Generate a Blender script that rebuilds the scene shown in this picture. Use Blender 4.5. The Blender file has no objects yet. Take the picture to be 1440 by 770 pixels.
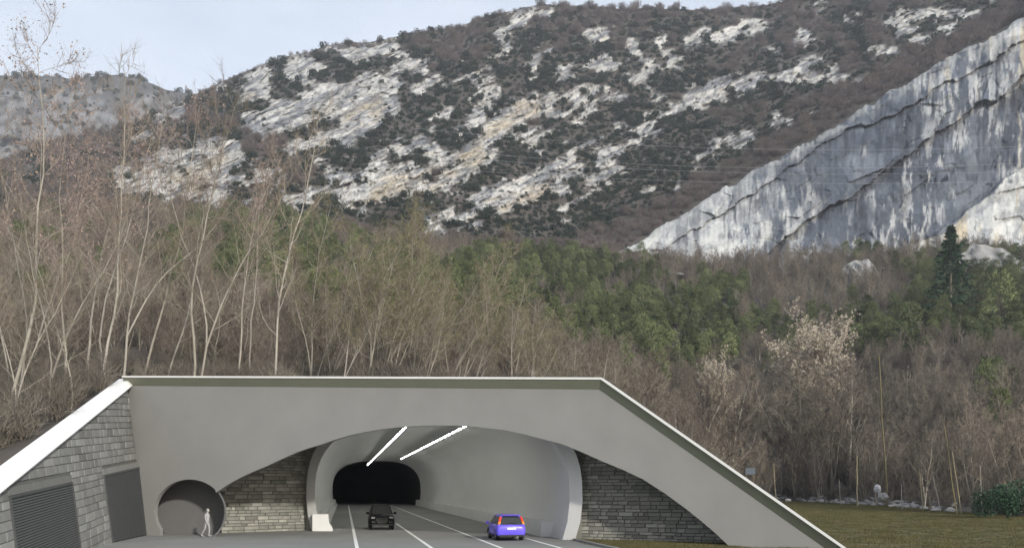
import bpy, bmesh, math, random
import numpy as np
from mathutils import Vector, Matrix

# ------------------------------------------------------------------ camera, world, sun, exposure
F = 1200.0; CX = 720.0; HY = 685.0; EYE = 3.1
S = bpy.context.scene
COL = S.collection
cd = bpy.data.cameras.new("camera"); cam = bpy.data.objects.new("camera", cd); COL.objects.link(cam)
cam.location = (0, 0, EYE); cam.rotation_euler = (math.radians(90), 0, 0)
cd.sensor_width = 36; cd.lens = 36 * F / 1440; cd.shift_y = (HY - 385) / 1440
cd.clip_start = 0.2; cd.clip_end = 9000
S.camera = cam
SUN_EL, SUN_AZ = 20.0, 148.0          # azimuth clockwise from +Y (towards which the sun stands): behind the camera, to the right
w = bpy.data.worlds.new("World"); S.world = w; w.use_nodes = True
nt = w.node_tree; nt.nodes.clear()
sky = nt.nodes.new('ShaderNodeTexSky'); sky.sky_type = 'NISHITA'; sky.sun_disc = False
sky.sun_elevation = math.radians(SUN_EL); sky.sun_rotation = math.radians(SUN_AZ)
sky.air_density = 1.0; sky.dust_density = 2.0; sky.ozone_density = 1.0
tc = nt.nodes.new('ShaderNodeTexCoord'); mp = nt.nodes.new('ShaderNodeMapping'); mp.inputs['Scale'].default_value = (1, 1, 3)
cn = nt.nodes.new('ShaderNodeTexNoise'); cn.inputs['Scale'].default_value = 2.2; cn.inputs['Detail'].default_value = 5
cr = nt.nodes.new('ShaderNodeMapRange'); cr.inputs['From Min'].default_value = .3; cr.inputs['From Max'].default_value = .75
cr.inputs['To Min'].default_value = .45; cr.inputs['To Max'].default_value = .98
mx = nt.nodes.new('ShaderNodeMix'); mx.data_type = 'RGBA'
bgd = nt.nodes.new('ShaderNodeBackground'); bgd.inputs['Strength'].default_value = 0.118
ow = nt.nodes.new('ShaderNodeOutputWorld')
L = nt.links.new
L(tc.outputs['Generated'], mp.inputs['Vector']); L(mp.outputs['Vector'], cn.inputs['Vector']); L(cn.outputs['Fac'], cr.inputs['Value'])
L(cr.outputs['Result'], mx.inputs['Factor']); L(sky.outputs['Color'], mx.inputs[6]); mx.inputs[7].default_value = (7.2, 7.7, 8.6, 1)
L(mx.outputs[2], bgd.inputs['Color']); L(bgd.outputs['Background'], ow.inputs['Surface'])
sd = bpy.data.lights.new("sun", 'SUN'); sd.energy = 3.0; sd.angle = math.radians(2.5); sd.color = (1, .95, .87)
sun = bpy.data.objects.new("sun", sd); COL.objects.link(sun)
_a, _e = math.radians(SUN_AZ), math.radians(SUN_EL)
sdir = Vector((math.sin(_a) * math.cos(_e), math.cos(_a) * math.cos(_e), math.sin(_e)))
sun.rotation_euler = sdir.to_track_quat('Z', 'Y').to_euler(); sun.location = (60, -60, 80)
S.view_settings.view_transform = 'Standard'; S.view_settings.look = 'None'
S.view_settings.gamma = 1; S.view_settings.use_curve_mapping = False
S.view_settings.exposure = 0.35
S.cycles.max_bounces = 7; S.cycles.diffuse_bounces = 6; S.cycles.volume_bounces = 0

random.seed(7)
RNG = np.random.default_rng(11)

# ------------------------------------------------------------------ small helpers
def tag(o, label=None, cat=None, group=None, kind=None):
    if label: o['label'] = label
    if cat: o['category'] = cat
    if group: o['group'] = group
    if kind: o['kind'] = kind
    return o

def link(name, me, parent=None, mats=()):
    o = bpy.data.objects.new(name, me); COL.objects.link(o)
    for m in mats: me.materials.append(m)
    if parent: o.parent = parent
    return o

def empty(name, loc=(0, 0, 0), rz=0.0):
    o = bpy.data.objects.new(name, None); COL.objects.link(o)
    o.location = loc; o.rotation_euler = (0, 0, rz); o.empty_display_size = .3
    return o

def np_mesh(name, V, Fc, smooth=False):
    """V (n,3); Fc list/array of equal-length faces"""
    me = bpy.data.meshes.new(name)
    V = np.asarray(V, dtype=np.float32); Fc = np.asarray(Fc, dtype=np.int32)
    k = Fc.shape[1]
    me.vertices.add(len(V)); me.vertices.foreach_set('co', V.ravel())
    me.loops.add(Fc.size); me.loops.foreach_set('vertex_index', Fc.ravel())
    me.polygons.add(len(Fc))
    me.polygons.foreach_set('loop_start', np.arange(0, Fc.size, k, dtype=np.int32))
    me.polygons.foreach_set('loop_total', np.full(len(Fc), k, dtype=np.int32))
    if smooth: me.polygons.foreach_set('use_smooth', np.ones(len(Fc), dtype=bool))
    me.update(calc_edges=True); me.validate()
    return me

def bm_mesh(name, bm, smooth=False, fix=True):
    if fix: bmesh.ops.recalc_face_normals(bm, faces=bm.faces)
    me = bpy.data.meshes.new(name); bm.to_mesh(me); bm.free()
    if smooth:
        for p in me.polygons: p.use_smooth = True
    return me

def add_box(bm, c, s, M=None):
    c = Vector(c); vs = []
    for dx in (-.5, .5):
        for dy in (-.5, .5):
            for dz in (-.5, .5):
                p = Vector((c.x + dx * s[0], c.y + dy * s[1], c.z + dz * s[2]))
                vs.append(bm.verts.new(M @ p if M else p))
    for f in ((0, 1, 3, 2), (4, 6, 7, 5), (0, 4, 5, 1), (2, 3, 7, 6), (0, 2, 6, 4), (1, 5, 7, 3)):
        bm.faces.new([vs[i] for i in f])

def add_prism(bm, pts, off):
    """closed polygon pts (Vectors) extruded by vector off"""
    a = [bm.verts.new(p) for p in pts]; b = [bm.verts.new(p + off) for p in pts]
    bm.faces.new(a); bm.faces.new(b[::-1]); n = len(a)
    for i in range(n): bm.faces.new((a[i], b[i], b[(i + 1) % n], a[(i + 1) % n]))

def sweep(bm, rings, cap=True, closed=False):
    R = [[bm.verts.new(p) for p in r] for r in rings]; n = len(R[0])
    m = len(R)
    for i in range(m if closed else m - 1):
        a, b = R[i], R[(i + 1) % m]
        for j in range(n): bm.faces.new((a[j], a[(j + 1) % n], b[(j + 1) % n], b[j]))
    if cap and not closed: bm.faces.new(R[0][::-1]); bm.faces.new(R[-1])

# ------------------------------------------------------------------ materials
def mat(name, col, rough=.85, var=.18, scale=3.0, bump=0.0, bscale=20.0, inst=0.0, metal=0.0, attr=None, stretch=None, coat=0.0, trans=0.0, col2=None, spec=.3):
    m = bpy.data.materials.new(name); m.use_nodes = True
    n = m.node_tree; b = n.nodes['Principled BSDF']; LK = n.links.new
    b.inputs['Roughness'].default_value = rough; b.inputs['Metallic'].default_value = metal
    b.inputs['Specular IOR Level'].default_value = spec
    if coat: b.inputs['Coat Weight'].default_value = coat
    if trans: b.inputs['Transmission Weight'].default_value = trans
    t = n.nodes.new('ShaderNodeTexCoord'); mpn = n.nodes.new('ShaderNodeMapping')
    LK(t.outputs['Object'], mpn.inputs['Vector'])
    if stretch: mpn.inputs['Scale'].default_value = stretch
    no = n.nodes.new('ShaderNodeTexNoise'); no.inputs['Scale'].default_value = scale; no.inputs['Detail'].default_value = 6
    no.inputs['Roughness'].default_value = .6
    LK(mpn.outputs['Vector'], no.inputs['Vector'])
    mr = n.nodes.new('ShaderNodeMapRange'); mr.inputs['From Min'].default_value = .25; mr.inputs['From Max'].default_value = .75
    mr.inputs['To Min'].default_value = 1 - var; mr.inputs['To Max'].default_value = 1 + var
    LK(no.outputs['Fac'], mr.inputs['Value'])
    mul = n.nodes.new('ShaderNodeVectorMath'); mul.operation = 'SCALE'
    if attr:
        a = n.nodes.new('ShaderNodeAttribute'); a.attribute_name = attr; LK(a.outputs['Color'], mul.inputs[0])
    elif col2:
        mm = n.nodes.new('ShaderNodeMix'); mm.data_type = 'RGBA'
        mm.inputs[6].default_value = (*col, 1); mm.inputs[7].default_value = (*col2, 1)
        if inst:
            oi = n.nodes.new('ShaderNodeObjectInfo'); LK(oi.outputs['Random'], mm.inputs['Factor'])
        else:
            n2 = n.nodes.new('ShaderNodeTexNoise'); n2.inputs['Scale'].default_value = scale * .21; n2.inputs['Detail'].default_value = 3
            LK(mpn.outputs['Vector'], n2.inputs['Vector'])
            r2 = n.nodes.new('ShaderNodeMapRange'); r2.inputs['From Min'].default_value = .38; r2.inputs['From Max'].default_value = .62
            LK(n2.outputs['Fac'], r2.inputs['Value']); LK(r2.outputs['Result'], mm.inputs['Factor'])
        LK(mm.outputs[2], mul.inputs[0])
    else:
        mul.inputs[0].default_value = col
    if inst:
        oi = n.nodes.new('ShaderNodeObjectInfo'); r3 = n.nodes.new('ShaderNodeMath'); r3.operation = 'FRACT'
        r4 = n.nodes.new('ShaderNodeMath'); r4.operation = 'MULTIPLY'; r4.inputs[1].default_value = 7.31
        LK(oi.outputs['Random'], r4.inputs[0]); LK(r4.outputs[0], r3.inputs[0])
        r5 = n.nodes.new('ShaderNodeMapRange'); r5.inputs['To Min'].default_value = 1 - inst; r5.inputs['To Max'].default_value = 1 + inst
        LK(r3.outputs[0], r5.inputs['Value'])
        mu = n.nodes.new('ShaderNodeMath'); mu.operation = 'MULTIPLY'
        LK(mr.outputs['Result'], mu.inputs[0]); LK(r5.outputs['Result'], mu.inputs[1]); LK(mu.outputs[0], mul.inputs['Scale'])
    else:
        LK(mr.outputs['Result'], mul.inputs['Scale'])
    LK(mul.outputs['Vector'], b.inputs['Base Color'])
    if bump:
        nb = n.nodes.new('ShaderNodeTexNoise'); nb.inputs['Scale'].default_value = bscale; nb.inputs['Detail'].default_value = 5
        LK(mpn.outputs['Vector'], nb.inputs['Vector'])
        bp = n.nodes.new('ShaderNodeBump'); bp.inputs['Strength'].default_value = 1.0; bp.inputs['Distance'].default_value = bump
        LK(nb.outputs['Fac'], bp.inputs['Height']); LK(bp.outputs['Normal'], b.inputs['Normal'])
    return m

M = {}
M['concrete'] = mat('facade_concrete', (.218, .218, .208), .9, .06, .5, .004, 9)
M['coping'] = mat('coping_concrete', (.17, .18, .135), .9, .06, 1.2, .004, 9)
M['white_coping'] = mat('white_coping_paint', (.82, .82, .80), .7, .03, 1.5)
M['lining'] = mat('tunnel_lining', (.60, .60, .58), .75, .07, .25, stretch=(1, .25, 1))
M['lining_far'] = mat('lining_painted_as_shade', (.035, .035, .036), .9, .1, .3)  # darkness of the deep tunnel put into the colour of the far lining
M['collar'] = mat('collar_concrete', (.62, .62, .6), .8, .05, 1)
M['barrier'] = mat('barrier_paint', (.72, .72, .70), .7, .05, 1.2)
M['dark_round'] = mat('dark_passage_render', (.16, .16, .158), .9, .06, 1)
M['mortar'] = mat('mortar', (.10, .10, .092), .95, .15, 3, .01, 12)
M['stone'] = mat('rubble_stone', (.21, .21, .182), .9, .2, 2.2, .02, 6, inst=.28, col2=(.29, .285, .25))
M['wing_stone'] = mat('wing_wall_stone', (.185, .185, .172), .9, .13, 1.6, .015, 5, inst=.2, col2=(.245, .245, .23))
M['wing_mortar'] = mat('wing_wall_mortar', (.13, .13, .12), .95, .12, 3, .01, 12)
M['slat'] = mat('grille_metal', (.075, .078, .078), .6, .1, 2)
M['grille_back'] = mat('grille_recess', (.02, .02, .02), .9, .1, 2)
M['asphalt'] = mat('asphalt', (.215, .215, .205), .92, .09, .35, .003, 40, col2=(.245, .245, .232))
M['paving'] = mat('forecourt_paving', (.215, .215, .205), .92, .09, .35, .003, 40, col2=(.245, .245, .232))
M['white_line'] = mat('white_road_paint', (.78, .78, .76), .7, .06, 4)
M['meadow'] = mat('meadow_ground', (.082, .092, .042), .95, .3, .35, .04, 3, col2=(.130, .118, .062))
M['grass'] = mat('grass_blades', (.075, .085, .03), .9, .3, 1.0, inst=.35, col2=(.14, .11, .055))
M['hill'] = mat('hillside_soil_and_rock', (.2, .2, .2), .95, .22, .12, .5, .35, attr='Col')
M['cliff'] = mat('cliff_limestone', (.3, .3, .3), .9, .2, .35, .5, .5, attr='Col', stretch=(1, 1, .35))
M['bark_pale'] = mat('pale_bark', (.37, .34, .29), .9, .3, 1.5, inst=.2, col2=(.27, .245, .20))
M['bark'] = mat('grey_brown_bark', (.15, .13, .105), .95, .25, 2, inst=.3, col2=(.33, .30, .245))
M['twig'] = mat('brown_twigs', (.135, .105, .092), .95, .35, .5, inst=.42, col2=(.205, .180, .135))
M['twig_pink'] = mat('pinkish_seed_twigs', (.23, .175, .155), .95, .3, .8, inst=.15, col2=(.26, .215, .18))
M['twig_near'] = mat('pale_brown_twigs', (.27, .225, .17), .95, .3, .8, inst=.2, col2=(.20, .165, .13))
M['pod'] = mat('dry_seed_clusters', (.36, .265, .235), .95, .3, 2, inst=.1, col2=(.30, .235, .175))
M['blossom'] = mat('cream_seed_heads', (.56, .49, .39), .95, .25, 2, inst=.1)
M['olive_leaf'] = mat('olive_green_leaves', (.16, .165, .075), .9, .3, 1, inst=.2)
M['needle'] = mat('pine_needles', (.070, .092, .040), .9, .45, .5, inst=.4, col2=(.150, .172, .074))
M['fir'] = mat('fir_needles', (.035, .065, .035), .9, .35, .5)
M['holm'] = mat('holm_oak_leaves', (.024, .037, .026), .9, .35, .25, inst=.3, col2=(.040, .050, .036))
M['scrub'] = mat('leafless_scrub_twigs', (.120, .100, .095), .95, .3, .3, inst=.25, col2=(.155, .128, .115))
M['underbrush'] = mat('grey_undergrowth_twigs', (.115, .102, .086), .95, .3, .4, inst=.25, col2=(.175, .155, .125))
M['laurel'] = mat('glossy_green_leaves', (.035, .075, .04), .6, .3, 2)
M['post'] = mat('weathered_post_wood', (.20, .18, .14), .9, .35, 4, stretch=(6, 6, .5), col2=(.30, .26, .15))
M['pole'] = mat('mossy_pole_wood', (.17, .15, .075), .9, .3, 2, stretch=(5, 5, .4), col2=(.12, .105, .065))
M['boulder'] = mat('pale_boulder_rock', (.28, .27, .26), .9, .25, 1, .05, 3, inst=.2)
M['board'] = mat('blue_grey_board_paint', (.09, .11, .13), .6, .1, 2)
M['bag'] = mat('white_plastic_sheet', (.40, .40, .42), .5, .1, 2)
M['cable'] = mat('power_cable_metal', (.35, .36, .38), .5, .05, 1)
M['person'] = mat('pale_grey_clothes', (.36, .36, .36), .85, .04, 3)
M['skin'] = mat('pale_skin', (.40, .37, .35), .7, .03, 3)
M['hair'] = mat('grey_hair', (.30, .30, .30), .8, .1, 30)
M['black_paint'] = mat('black_car_paint', (.004, .004, .004), .5, .05, 3, coat=.08, spec=.12)
M['blue_paint'] = mat('violet_blue_car_paint', (.145, .105, .78), .35, .03, 3, coat=.5, spec=.4)
M['glass'] = mat('dark_car_glass', (.03, .033, .033), .08, .05, 1, spec=.5)
M['windscreen'] = mat('grey_windscreen_glass', (.06, .063, .057), .12, .05, 1, spec=.6)
M['tyre'] = mat('tyre_rubber', (.012, .012, .012), .9, .1, 5)
M['rim'] = mat('alloy_rim', (.35, .35, .36), .4, .05, 3, metal=.6)
M['rim_dark'] = mat('dark_alloy_rim', (.06, .06, .06), .4, .05, 3, metal=.6)
M['trim'] = mat('dark_plastic_trim', (.03, .032, .028), .7, .1, 4)
M['grille_car'] = mat('grey_radiator_mesh', (.035, .035, .035), .6, .1, 30)
M['lamp_clear'] = mat('clear_headlight_glass', (.30, .30, .30), .2, .1, 10, spec=.6)
M['lamp_red'] = mat('red_tail_light', (.75, .05, .03), .3, .05, 10)
M['lamp_orange'] = mat('orange_indicator', (.85, .28, .03), .3, .05, 10)
M['plate'] = mat('white_number_plate', (.75, .75, .75), .5, .03, 3)
def emit(name, col, s):
    m = bpy.data.materials.new(name); m.use_nodes = True; b = m.node_tree.nodes['Principled BSDF']
    b.inputs['Base Color'].default_value = (*col, 1); b.inputs['Emission Color'].default_value = (*col, 1)
    b.inputs['Emission Strength'].default_value = s
    # tubes differ a little in brightness, as old fittings do
    n = m.node_tree; t = n.nodes.new('ShaderNodeObjectInfo'); r = n.nodes.new('ShaderNodeMapRange')
    r.inputs['To Min'].default_value = s * .6; r.inputs['To Max'].default_value = s * 1.2
    n.links.new(t.outputs['Random'], r.inputs['Value']); n.links.new(r.outputs['Result'], b.inputs['Emission Strength'])
    return m
M['tube'] = emit('lit_fluorescent_tube', (1, 1, .96), 27.0)

# ------------------------------------------------------------------ geometry of the site (metres)
def ray(px, py): return Vector(((px - CX) / F, 1.0, (HY - py) / F))
def on_plane(px, py, P, n):
    d = ray(px, py); o = Vector((0, 0, EYE)); t = (P - o).dot(n) / d.dot(n); return o + d * t
A0 = Vector((-23.8, 55.5, 0)); A1 = Vector((16.7, 43.0, 0))
FU = (A1 - A0).normalized(); FN = Vector((FU.y, -FU.x, 0))          # facade direction and outward normal (to the camera)
def fac(px, py): return on_plane(px, py, A0, FN)
TD = Vector((-.196, 1, 0))                                            # tunnel direction (per metre of Y)
def sy(s, Y, z=0): return Vector((s - .196 * Y, Y, z))
def mouthY(s): return 60.12 - .677 * s

# facade
TOP = [fac(180, 531), fac(847, 534), fac(1184, 769)]
d_ = (TOP[2] - TOP[1]).normalized(); TOP[2] = TOP[1] + d_ * ((TOP[1].z + .35) / -d_.z)
TOP[0] = TOP[0] - (TOP[1] - TOP[0]).normalized() * .15
portal = empty('tunnel_portal', (A0 + A1) / 2)
tag(portal, 'pale grey concrete tunnel portal with a flat sloping-shouldered face and wide low arch', 'tunnel portal')
PINV = Matrix.Translation(-portal.location)
def ppart(name, bm, m, parent=portal, smooth=False):
    me = bm_mesh(name, bm, smooth); me.transform(Matrix.Translation(-portal.location) if parent else Matrix.Identity(4))
    return link(name, me, parent, (m,))
arch = [(303.6, 692), (320, 681), (336, 672), (355, 663), (374.5, 655), (396, 645), (418, 635), (434, 629.5), (450, 625), (470, 618), (490, 612), (513, 607), (537, 603), (560, 600.5),
        (584, 598.6), (612, 597.8), (640, 598), (662, 599), (690, 602), (713.5, 605), (737, 610), (760, 616), (776, 620), (791, 624), (820, 636), (848, 648.5), (876, 660), (903, 672.6), (935, 693), (965, 715), (985, 731), (1005, 748), (1020, 762), (1028, 770), (1040, 782.5)]
circ = []
for k in range(41):
    a = math.radians(212 - k * (212 + 29) / 40 + 0)
    circ.append((266.5 + 49.5 * math.cos(a), 719 - 45.5 * math.sin(a)))
circ = [c for c in circ if c[1] < 752 and not (c[0] > 303 and c[1] > 690)]
hole = [fac(*c) for c in circ] + [fac(*c) for c in arch]
h0 = hole[0].copy(); h0.z = -.3; h1 = hole[-1].copy(); h1.z = -.3
bot_l = A0.copy() - FU * .5; bot_l.z = -.3
up = Vector((0, 0, 1))
fp = [bot_l, TOP[0] - FU * .15 - up * .2, TOP[1] - up * .2 - FU * .05, TOP[2] - FU * .5 - up * .1]
fp[3].z = -.3
outline = fp + [h1] + hole[::-1] + [h0]
bm = bmesh.new(); add_prism(bm, outline, -FN * .3)
ppart('facade', bm, M['concrete'])
# coping along the top of the facade: an undercut face below a light top edge
def mitred(poly, prof, nrm):
    rings = []
    for i, p in enumerate(poly):
        d1 = (poly[i] - poly[i - 1]).normalized() if i else (poly[1] - poly[0]).normalized()
        d2 = (poly[i + 1] - poly[i]).normalized() if i < len(poly) - 1 else d1
        p1 = nrm.cross(d1).normalized(); p2 = nrm.cross(d2).normalized()
        if p1.z < 0: p1 = -p1
        if p2.z < 0: p2 = -p2
        b = (p1 + p2).normalized(); b = b / max(.3, b.dot(p1))
        rings.append([p + nrm * n_ + b * u_ for n_, u_ in prof])
    return rings
bm = bmesh.new(); sweep(bm, mitred(TOP, [(.02, -.5), (.36, -.02), (-1.1, -.02), (-1.1, -.5)], FN)); ppart('coping_face', bm, M['coping'])
bm = bmesh.new(); sweep(bm, mitred(TOP, [(.40, -.017), (.40, .10), (-1.14, .10), (-1.14, -.017)], FN)); ppart('coping_cap', bm, M['white_coping'] if False else M['collar'])

# tunnel tube: loft of the profile along TD, first ring on the skewed mouth
SC, SB, SH = 5.6, 7.75, 7.8
def profile(off=0.0, n=30):
    pts = [(-(SB + off) + .38, 0.0), (-(SB + off) + .12, 1.1), (-(SB + off), 2.3)]
    for k in range(1, n):
        a = math.pi * k / n; c, s_ = math.cos(a), math.sin(a); e = 2 / 2.85
        pts.append((-(SB + off) * math.copysign(abs(c) ** e, c), 2.3 + (SH + off - 2.3) * abs(s_) ** e))
    pts += [((SB + off), 2.3), ((SB + off) - .12, 1.1), ((SB + off) - .38, 0.0)]
    return [(SC + a, b) for a, b in pts]
def tube(y_a, y_b, off=0.0):
    """rows of points; y = number, or None for the mouth plane"""
    def ring(y):
        return [sy(s, (mouthY(s) + y[1]) if isinstance(y, tuple) else y, z - .02) for s, z in profile(off)]
    return ring(y_a), ring(y_b)
bm = bmesh.new()
ys = [('m', 0), 75, 90, 105, 120, 135, 150]
R = [[bm.verts.new(p) for p in tube(y, y)[0]] for y in ys]
for a, b in zip(R, R[1:]):
    for j in range(len(a) - 1): bm.faces.new((a[j], a[j + 1], b[j + 1], b[j]))
ppart('tunnel_lining', bm, M['lining'], smooth=True)
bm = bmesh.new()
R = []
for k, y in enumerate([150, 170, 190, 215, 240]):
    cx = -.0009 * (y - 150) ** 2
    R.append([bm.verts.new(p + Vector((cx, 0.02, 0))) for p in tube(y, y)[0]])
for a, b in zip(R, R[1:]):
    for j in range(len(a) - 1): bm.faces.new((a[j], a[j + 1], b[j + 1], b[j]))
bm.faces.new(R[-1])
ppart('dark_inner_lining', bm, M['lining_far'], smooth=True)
# collar ring on the mouth
bm = bmesh.new()
inn = [(s, z - .02) for s, z in profile(-.02)]; out = [(s, z - .02) for s, z in profile(.62)]
rings = []
for (s1, z1), (s2, z2) in zip(inn, out):
    rings.append([sy(s1, mouthY(s1) - .55, z1), sy(s2, mouthY(s2) - .55, z2), sy(s2, mouthY(s2) + .3, z2), sy(s1, mouthY(s1) + .3, z1)])
sweep(bm, rings); ppart('mouth_collar', bm, M['collar'])
# head wall above the mouth and roof slab over the niche
ML = sy(SC - SB - .3, mouthY(SC - SB - .3)); MR = sy(SC + SB + .3, mouthY(SC + SB + .3))
mdir = (MR - ML).normalized(); mn = Vector((mdir.y, -mdir.x, 0))
bm = bmesh.new()
pr_ = profile(.3); s_l, s_r = SC - SB - .75, SC + SB + .75; ob = []
for s0, z0 in pr_:
    if z0 < 6.2: ob.append((s_l if s0 < SC else s_r, z0))
    else: ob.append((s_l + (s_r - s_l) * (s0 - (SC - 6.6)) / 13.2 if abs(s0 - SC) < 6.6 else (s_l if s0 < SC else s_r), 8.3))
a = [bm.verts.new(sy(s0, mouthY(s0) + .16, z0)) for s0, z0 in pr_]; b = [bm.verts.new(sy(s0, mouthY(s0) + .16, z0)) for s0, z0 in ob]
for j in range(len(a) - 1): bm.faces.new((a[j], a[j + 1], b[j + 1], b[j]))
ppart('head_wall', bm, M['stone'])
bm = bmesh.new()
f0 = A0 - FN * .6 + Vector((.4, 0, 8.7)); f1 = fac(1000, 600); f1 = Vector((f1.x, f1.y + .5, 8.7 - 3.4))
f05 = fac(847, 534); f05 = Vector((f05.x, f05.y + .6, 8.3))
poly = [f0, f05, Vector((5.6, 56, 8.3)), Vector((-14, 64.5, 8.7)), Vector((-25, 62, 8.7))]
add_prism(bm, poly, Vector((0, 0, .3)))
f1 = fac(1050, 600); zc = TOP[1].z + (TOP[2].z - TOP[1].z) * (f1.x - TOP[1].x) / (TOP[2].x - TOP[1].x) - 1.25
f1 = Vector((f1.x, f1.y + .5, zc))
poly = [f05 + Vector((.01, 0, 0)), f1, Vector((f1.x + .3, f1.y + 2.6, zc)), Vector((5.62, 53, 8.3))]
add_prism(bm, poly, Vector((0, 0, .3)))
ppart('niche_roof', bm, M['concrete'])
# round pedestrian passage seen through the round opening
bm = bmesh.new(); bm2 = bmesh.new()
full = [(266.5 + 49.5 * math.cos(t), 719 - 45.5 * math.sin(t)) for t in [math.radians(360 * k / 48) for k in range(48)]]
ringA = [on_plane(c[0], c[1], A0 - FN * .31, FN) for c in full]
cdir = Vector((-.378, 1, 0)); ctr = sum(ringA, Vector()) / len(ringA)
def shell(k, off): return [p * k + ctr * (1 - k) + cdir * off for p in ringA]
rA, rB, rC, rD = shell(1.0, 0), shell(1.035, 2.6), shell(1.075, 2.6), shell(1.05, 0)
va, vb, vc, vd = ([bm.verts.new(p) for p in r] for r in (rA, rB, rC, rD))
for j in range(48):
    k = (j + 1) % 48
    bm.faces.new((va[j], va[k], vb[k], vb[j])); bm.faces.new((vb[j], vb[k], vc[k], vc[j])); bm.faces.new((vc[j], vc[k], vd[k], vd[j])); bm.faces.new((vd[j], vd[k], va[k], va[j]))
ppart('round_passage', bm, M['dark_round'])
pts = shell(1.03, 2.5); add_prism(bm2, pts, cdir * .15)
ppart('passage_bulkhead', bm2, M['dark_round'])
# low ledge along the right wall of the tunnel
bm = bmesh.new()
rings = []
for Y in (mouthY(12.6) + 2.2, 75, 110, 149):
    rings.append([sy(12.35, Y, .02), sy(12.42, Y, .98), sy(13.6, Y, .98), sy(13.6, Y, .02)])
sweep(bm, rings); ppart('wall_ledge', bm, M['lining'])

# stone walls: each stone its own part
def poly_clip(poly, fn):
    out = []
    for i in range(len(poly)):
        a, b = poly[i - 1], poly[i]; fa, fb = fn(a), fn(b)
        if fa >= 0: out.append(a)
        if (fa >= 0) != (fb >= 0):
            t = fa / (fa - fb); out.append((a[0] + (b[0] - a[0]) * t, a[1] + (b[1] - a[1]) * t))
    return out
def stone_mesh(poly, U, W, N, O, proud):
    """poly in (u,w); bevelled stone block standing proud of the wall"""
    c = (sum(p[0] for p in poly) / len(poly), sum(p[1] for p in poly) / len(poly))
    C = O + U * c[0] + W * c[1]
    bm = bmesh.new(); r0 = []; r1 = []; r2 = []
    for u, v in poly:
        base = U * (u - c[0]) + W * (v - c[1])
        L_ = max(.05, base.length); ins = max(.5, 1 - .025 / L_)
        tilt = (u - c[0]) * random.uniform(-.02, .02)
        r0.append(bm.verts.new(base - N * .06)); r1.append(bm.verts.new(base + N * (proud - .02)))
        r2.append(bm.verts.new(base * ins + N * (proud + tilt)))
    n = len(poly)
    for i in range(n):
        j = (i + 1) % n
        bm.faces.new((r0[i], r0[j], r1[j], r1[i])); bm.faces.new((r1[i], r1[j], r2[j], r2[i]))
    bm.faces.new(r2)
    return bm_mesh('stone', bm), C
def w2p(P): return (CX + F * P.x / P.y, HY - F * (P.z - EYE) / P.y)
def inpoly(x, y, poly):
    c = False; n = len(poly)
    for i in range(n):
        x1, y1 = poly[i]; x2, y2 = poly[i - 1]
        if (y1 > y) != (y2 > y) and x < (x2 - x1) * (y - y1) / (y2 - y1) + x1: c = not c
    return c
openpx = [(222, 765)] + circ + [(x, y - 8) for x, y in arch] + [(1060, 800)]
def stone_wall(P, Q, ztop, label, rowh, lmin, lmax, back_ext=.0, seed=1, xr=None):
    random.seed(seed)
    U = (Q - P).normalized(); Ln = (Q - P).length; N = Vector((U.y, -U.x, 0)); W = Vector((0, 0, 1))
    wall = empty('stone_wall', (P + Q) / 2)
    tag(wall, label, 'stone wall')
    bm = bmesh.new()
    pts = [P + Vector((0, 0, -.3)), Q + Vector((0, 0, -.3)), Q + Vector((0, 0, ztop[1])), P + Vector((0, 0, ztop[0]))]
    add_prism(bm, pts, -N * .5)
    me = bm_mesh('mortar_bed', bm); me.transform(Matrix.Translation(-wall.location)); link('mortar_bed', me, wall, (M['mortar'],))
    r = 0; z = -.05; cnt = 0
    while z < max(ztop):
        h = rowh * random.uniform(.75, 1.3); u = -random.uniform(0, .5)
        while u < Ln:
            l = random.uniform(lmin, lmax)
            if random.random() < .12: l *= .5
            a, b = max(u, 0), min(u + l, Ln)
            if b - a > .12:
                C = P + U * ((a + b) / 2) + W * (z + h / 2)
                px, py = w2p(C)
                if inpoly(px, py, openpx) and z + h < ztop[0] + (ztop[1] - ztop[0]) * (b / Ln) and (xr is None or xr[0] < px < xr[1]):
                    g = .018; j = lambda: random.uniform(-.012, .012)
                    poly = [(a + g + j(), z + g + j()), (b - g + j(), z + g + j()), (b - g + j(), z + h - g + j()), (a + g + j(), z + h - g + j())]
                    me, C = stone_mesh(poly, U, W, N, P, random.uniform(.03, .085))
                    o = link('stone', me, wall, (M['stone'],)); o.location = C - wall.location; cnt += 1
            u += l
        z += h
    print('stones', label[:20], cnt)
    return wall
LW0 = sy(SC - SB - .66, mouthY(SC - SB - .66) + .25); 
LWa = Vector((-21.6, 56.9, 0)); _q = [LWa.lerp(LW0, k / 400) for k in range(400)]; LWa = min(_q, key=lambda p: abs(CX + F * p.x / p.y - 311))
stone_wall(LWa, LW0, (8.6, 8.6), 'dark rubble stone wall filling the niche left of the tunnel mouth beside the round opening', .24, .5, 1.2, seed=3, xr=(314, 440))
RW0 = sy(SC + SB + .62, mouthY(SC + SB + .62) + .25)
RW1 = Vector((14.0, 45.9, 0))
RW1 = RW0 + (RW1 - RW0) * .93
stone_wall(RW0, RW1, (7.9, 1.5), 'dark rubble stone wall under the arch to the right of the tunnel mouth', .215, .35, .95, seed=5)

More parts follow.
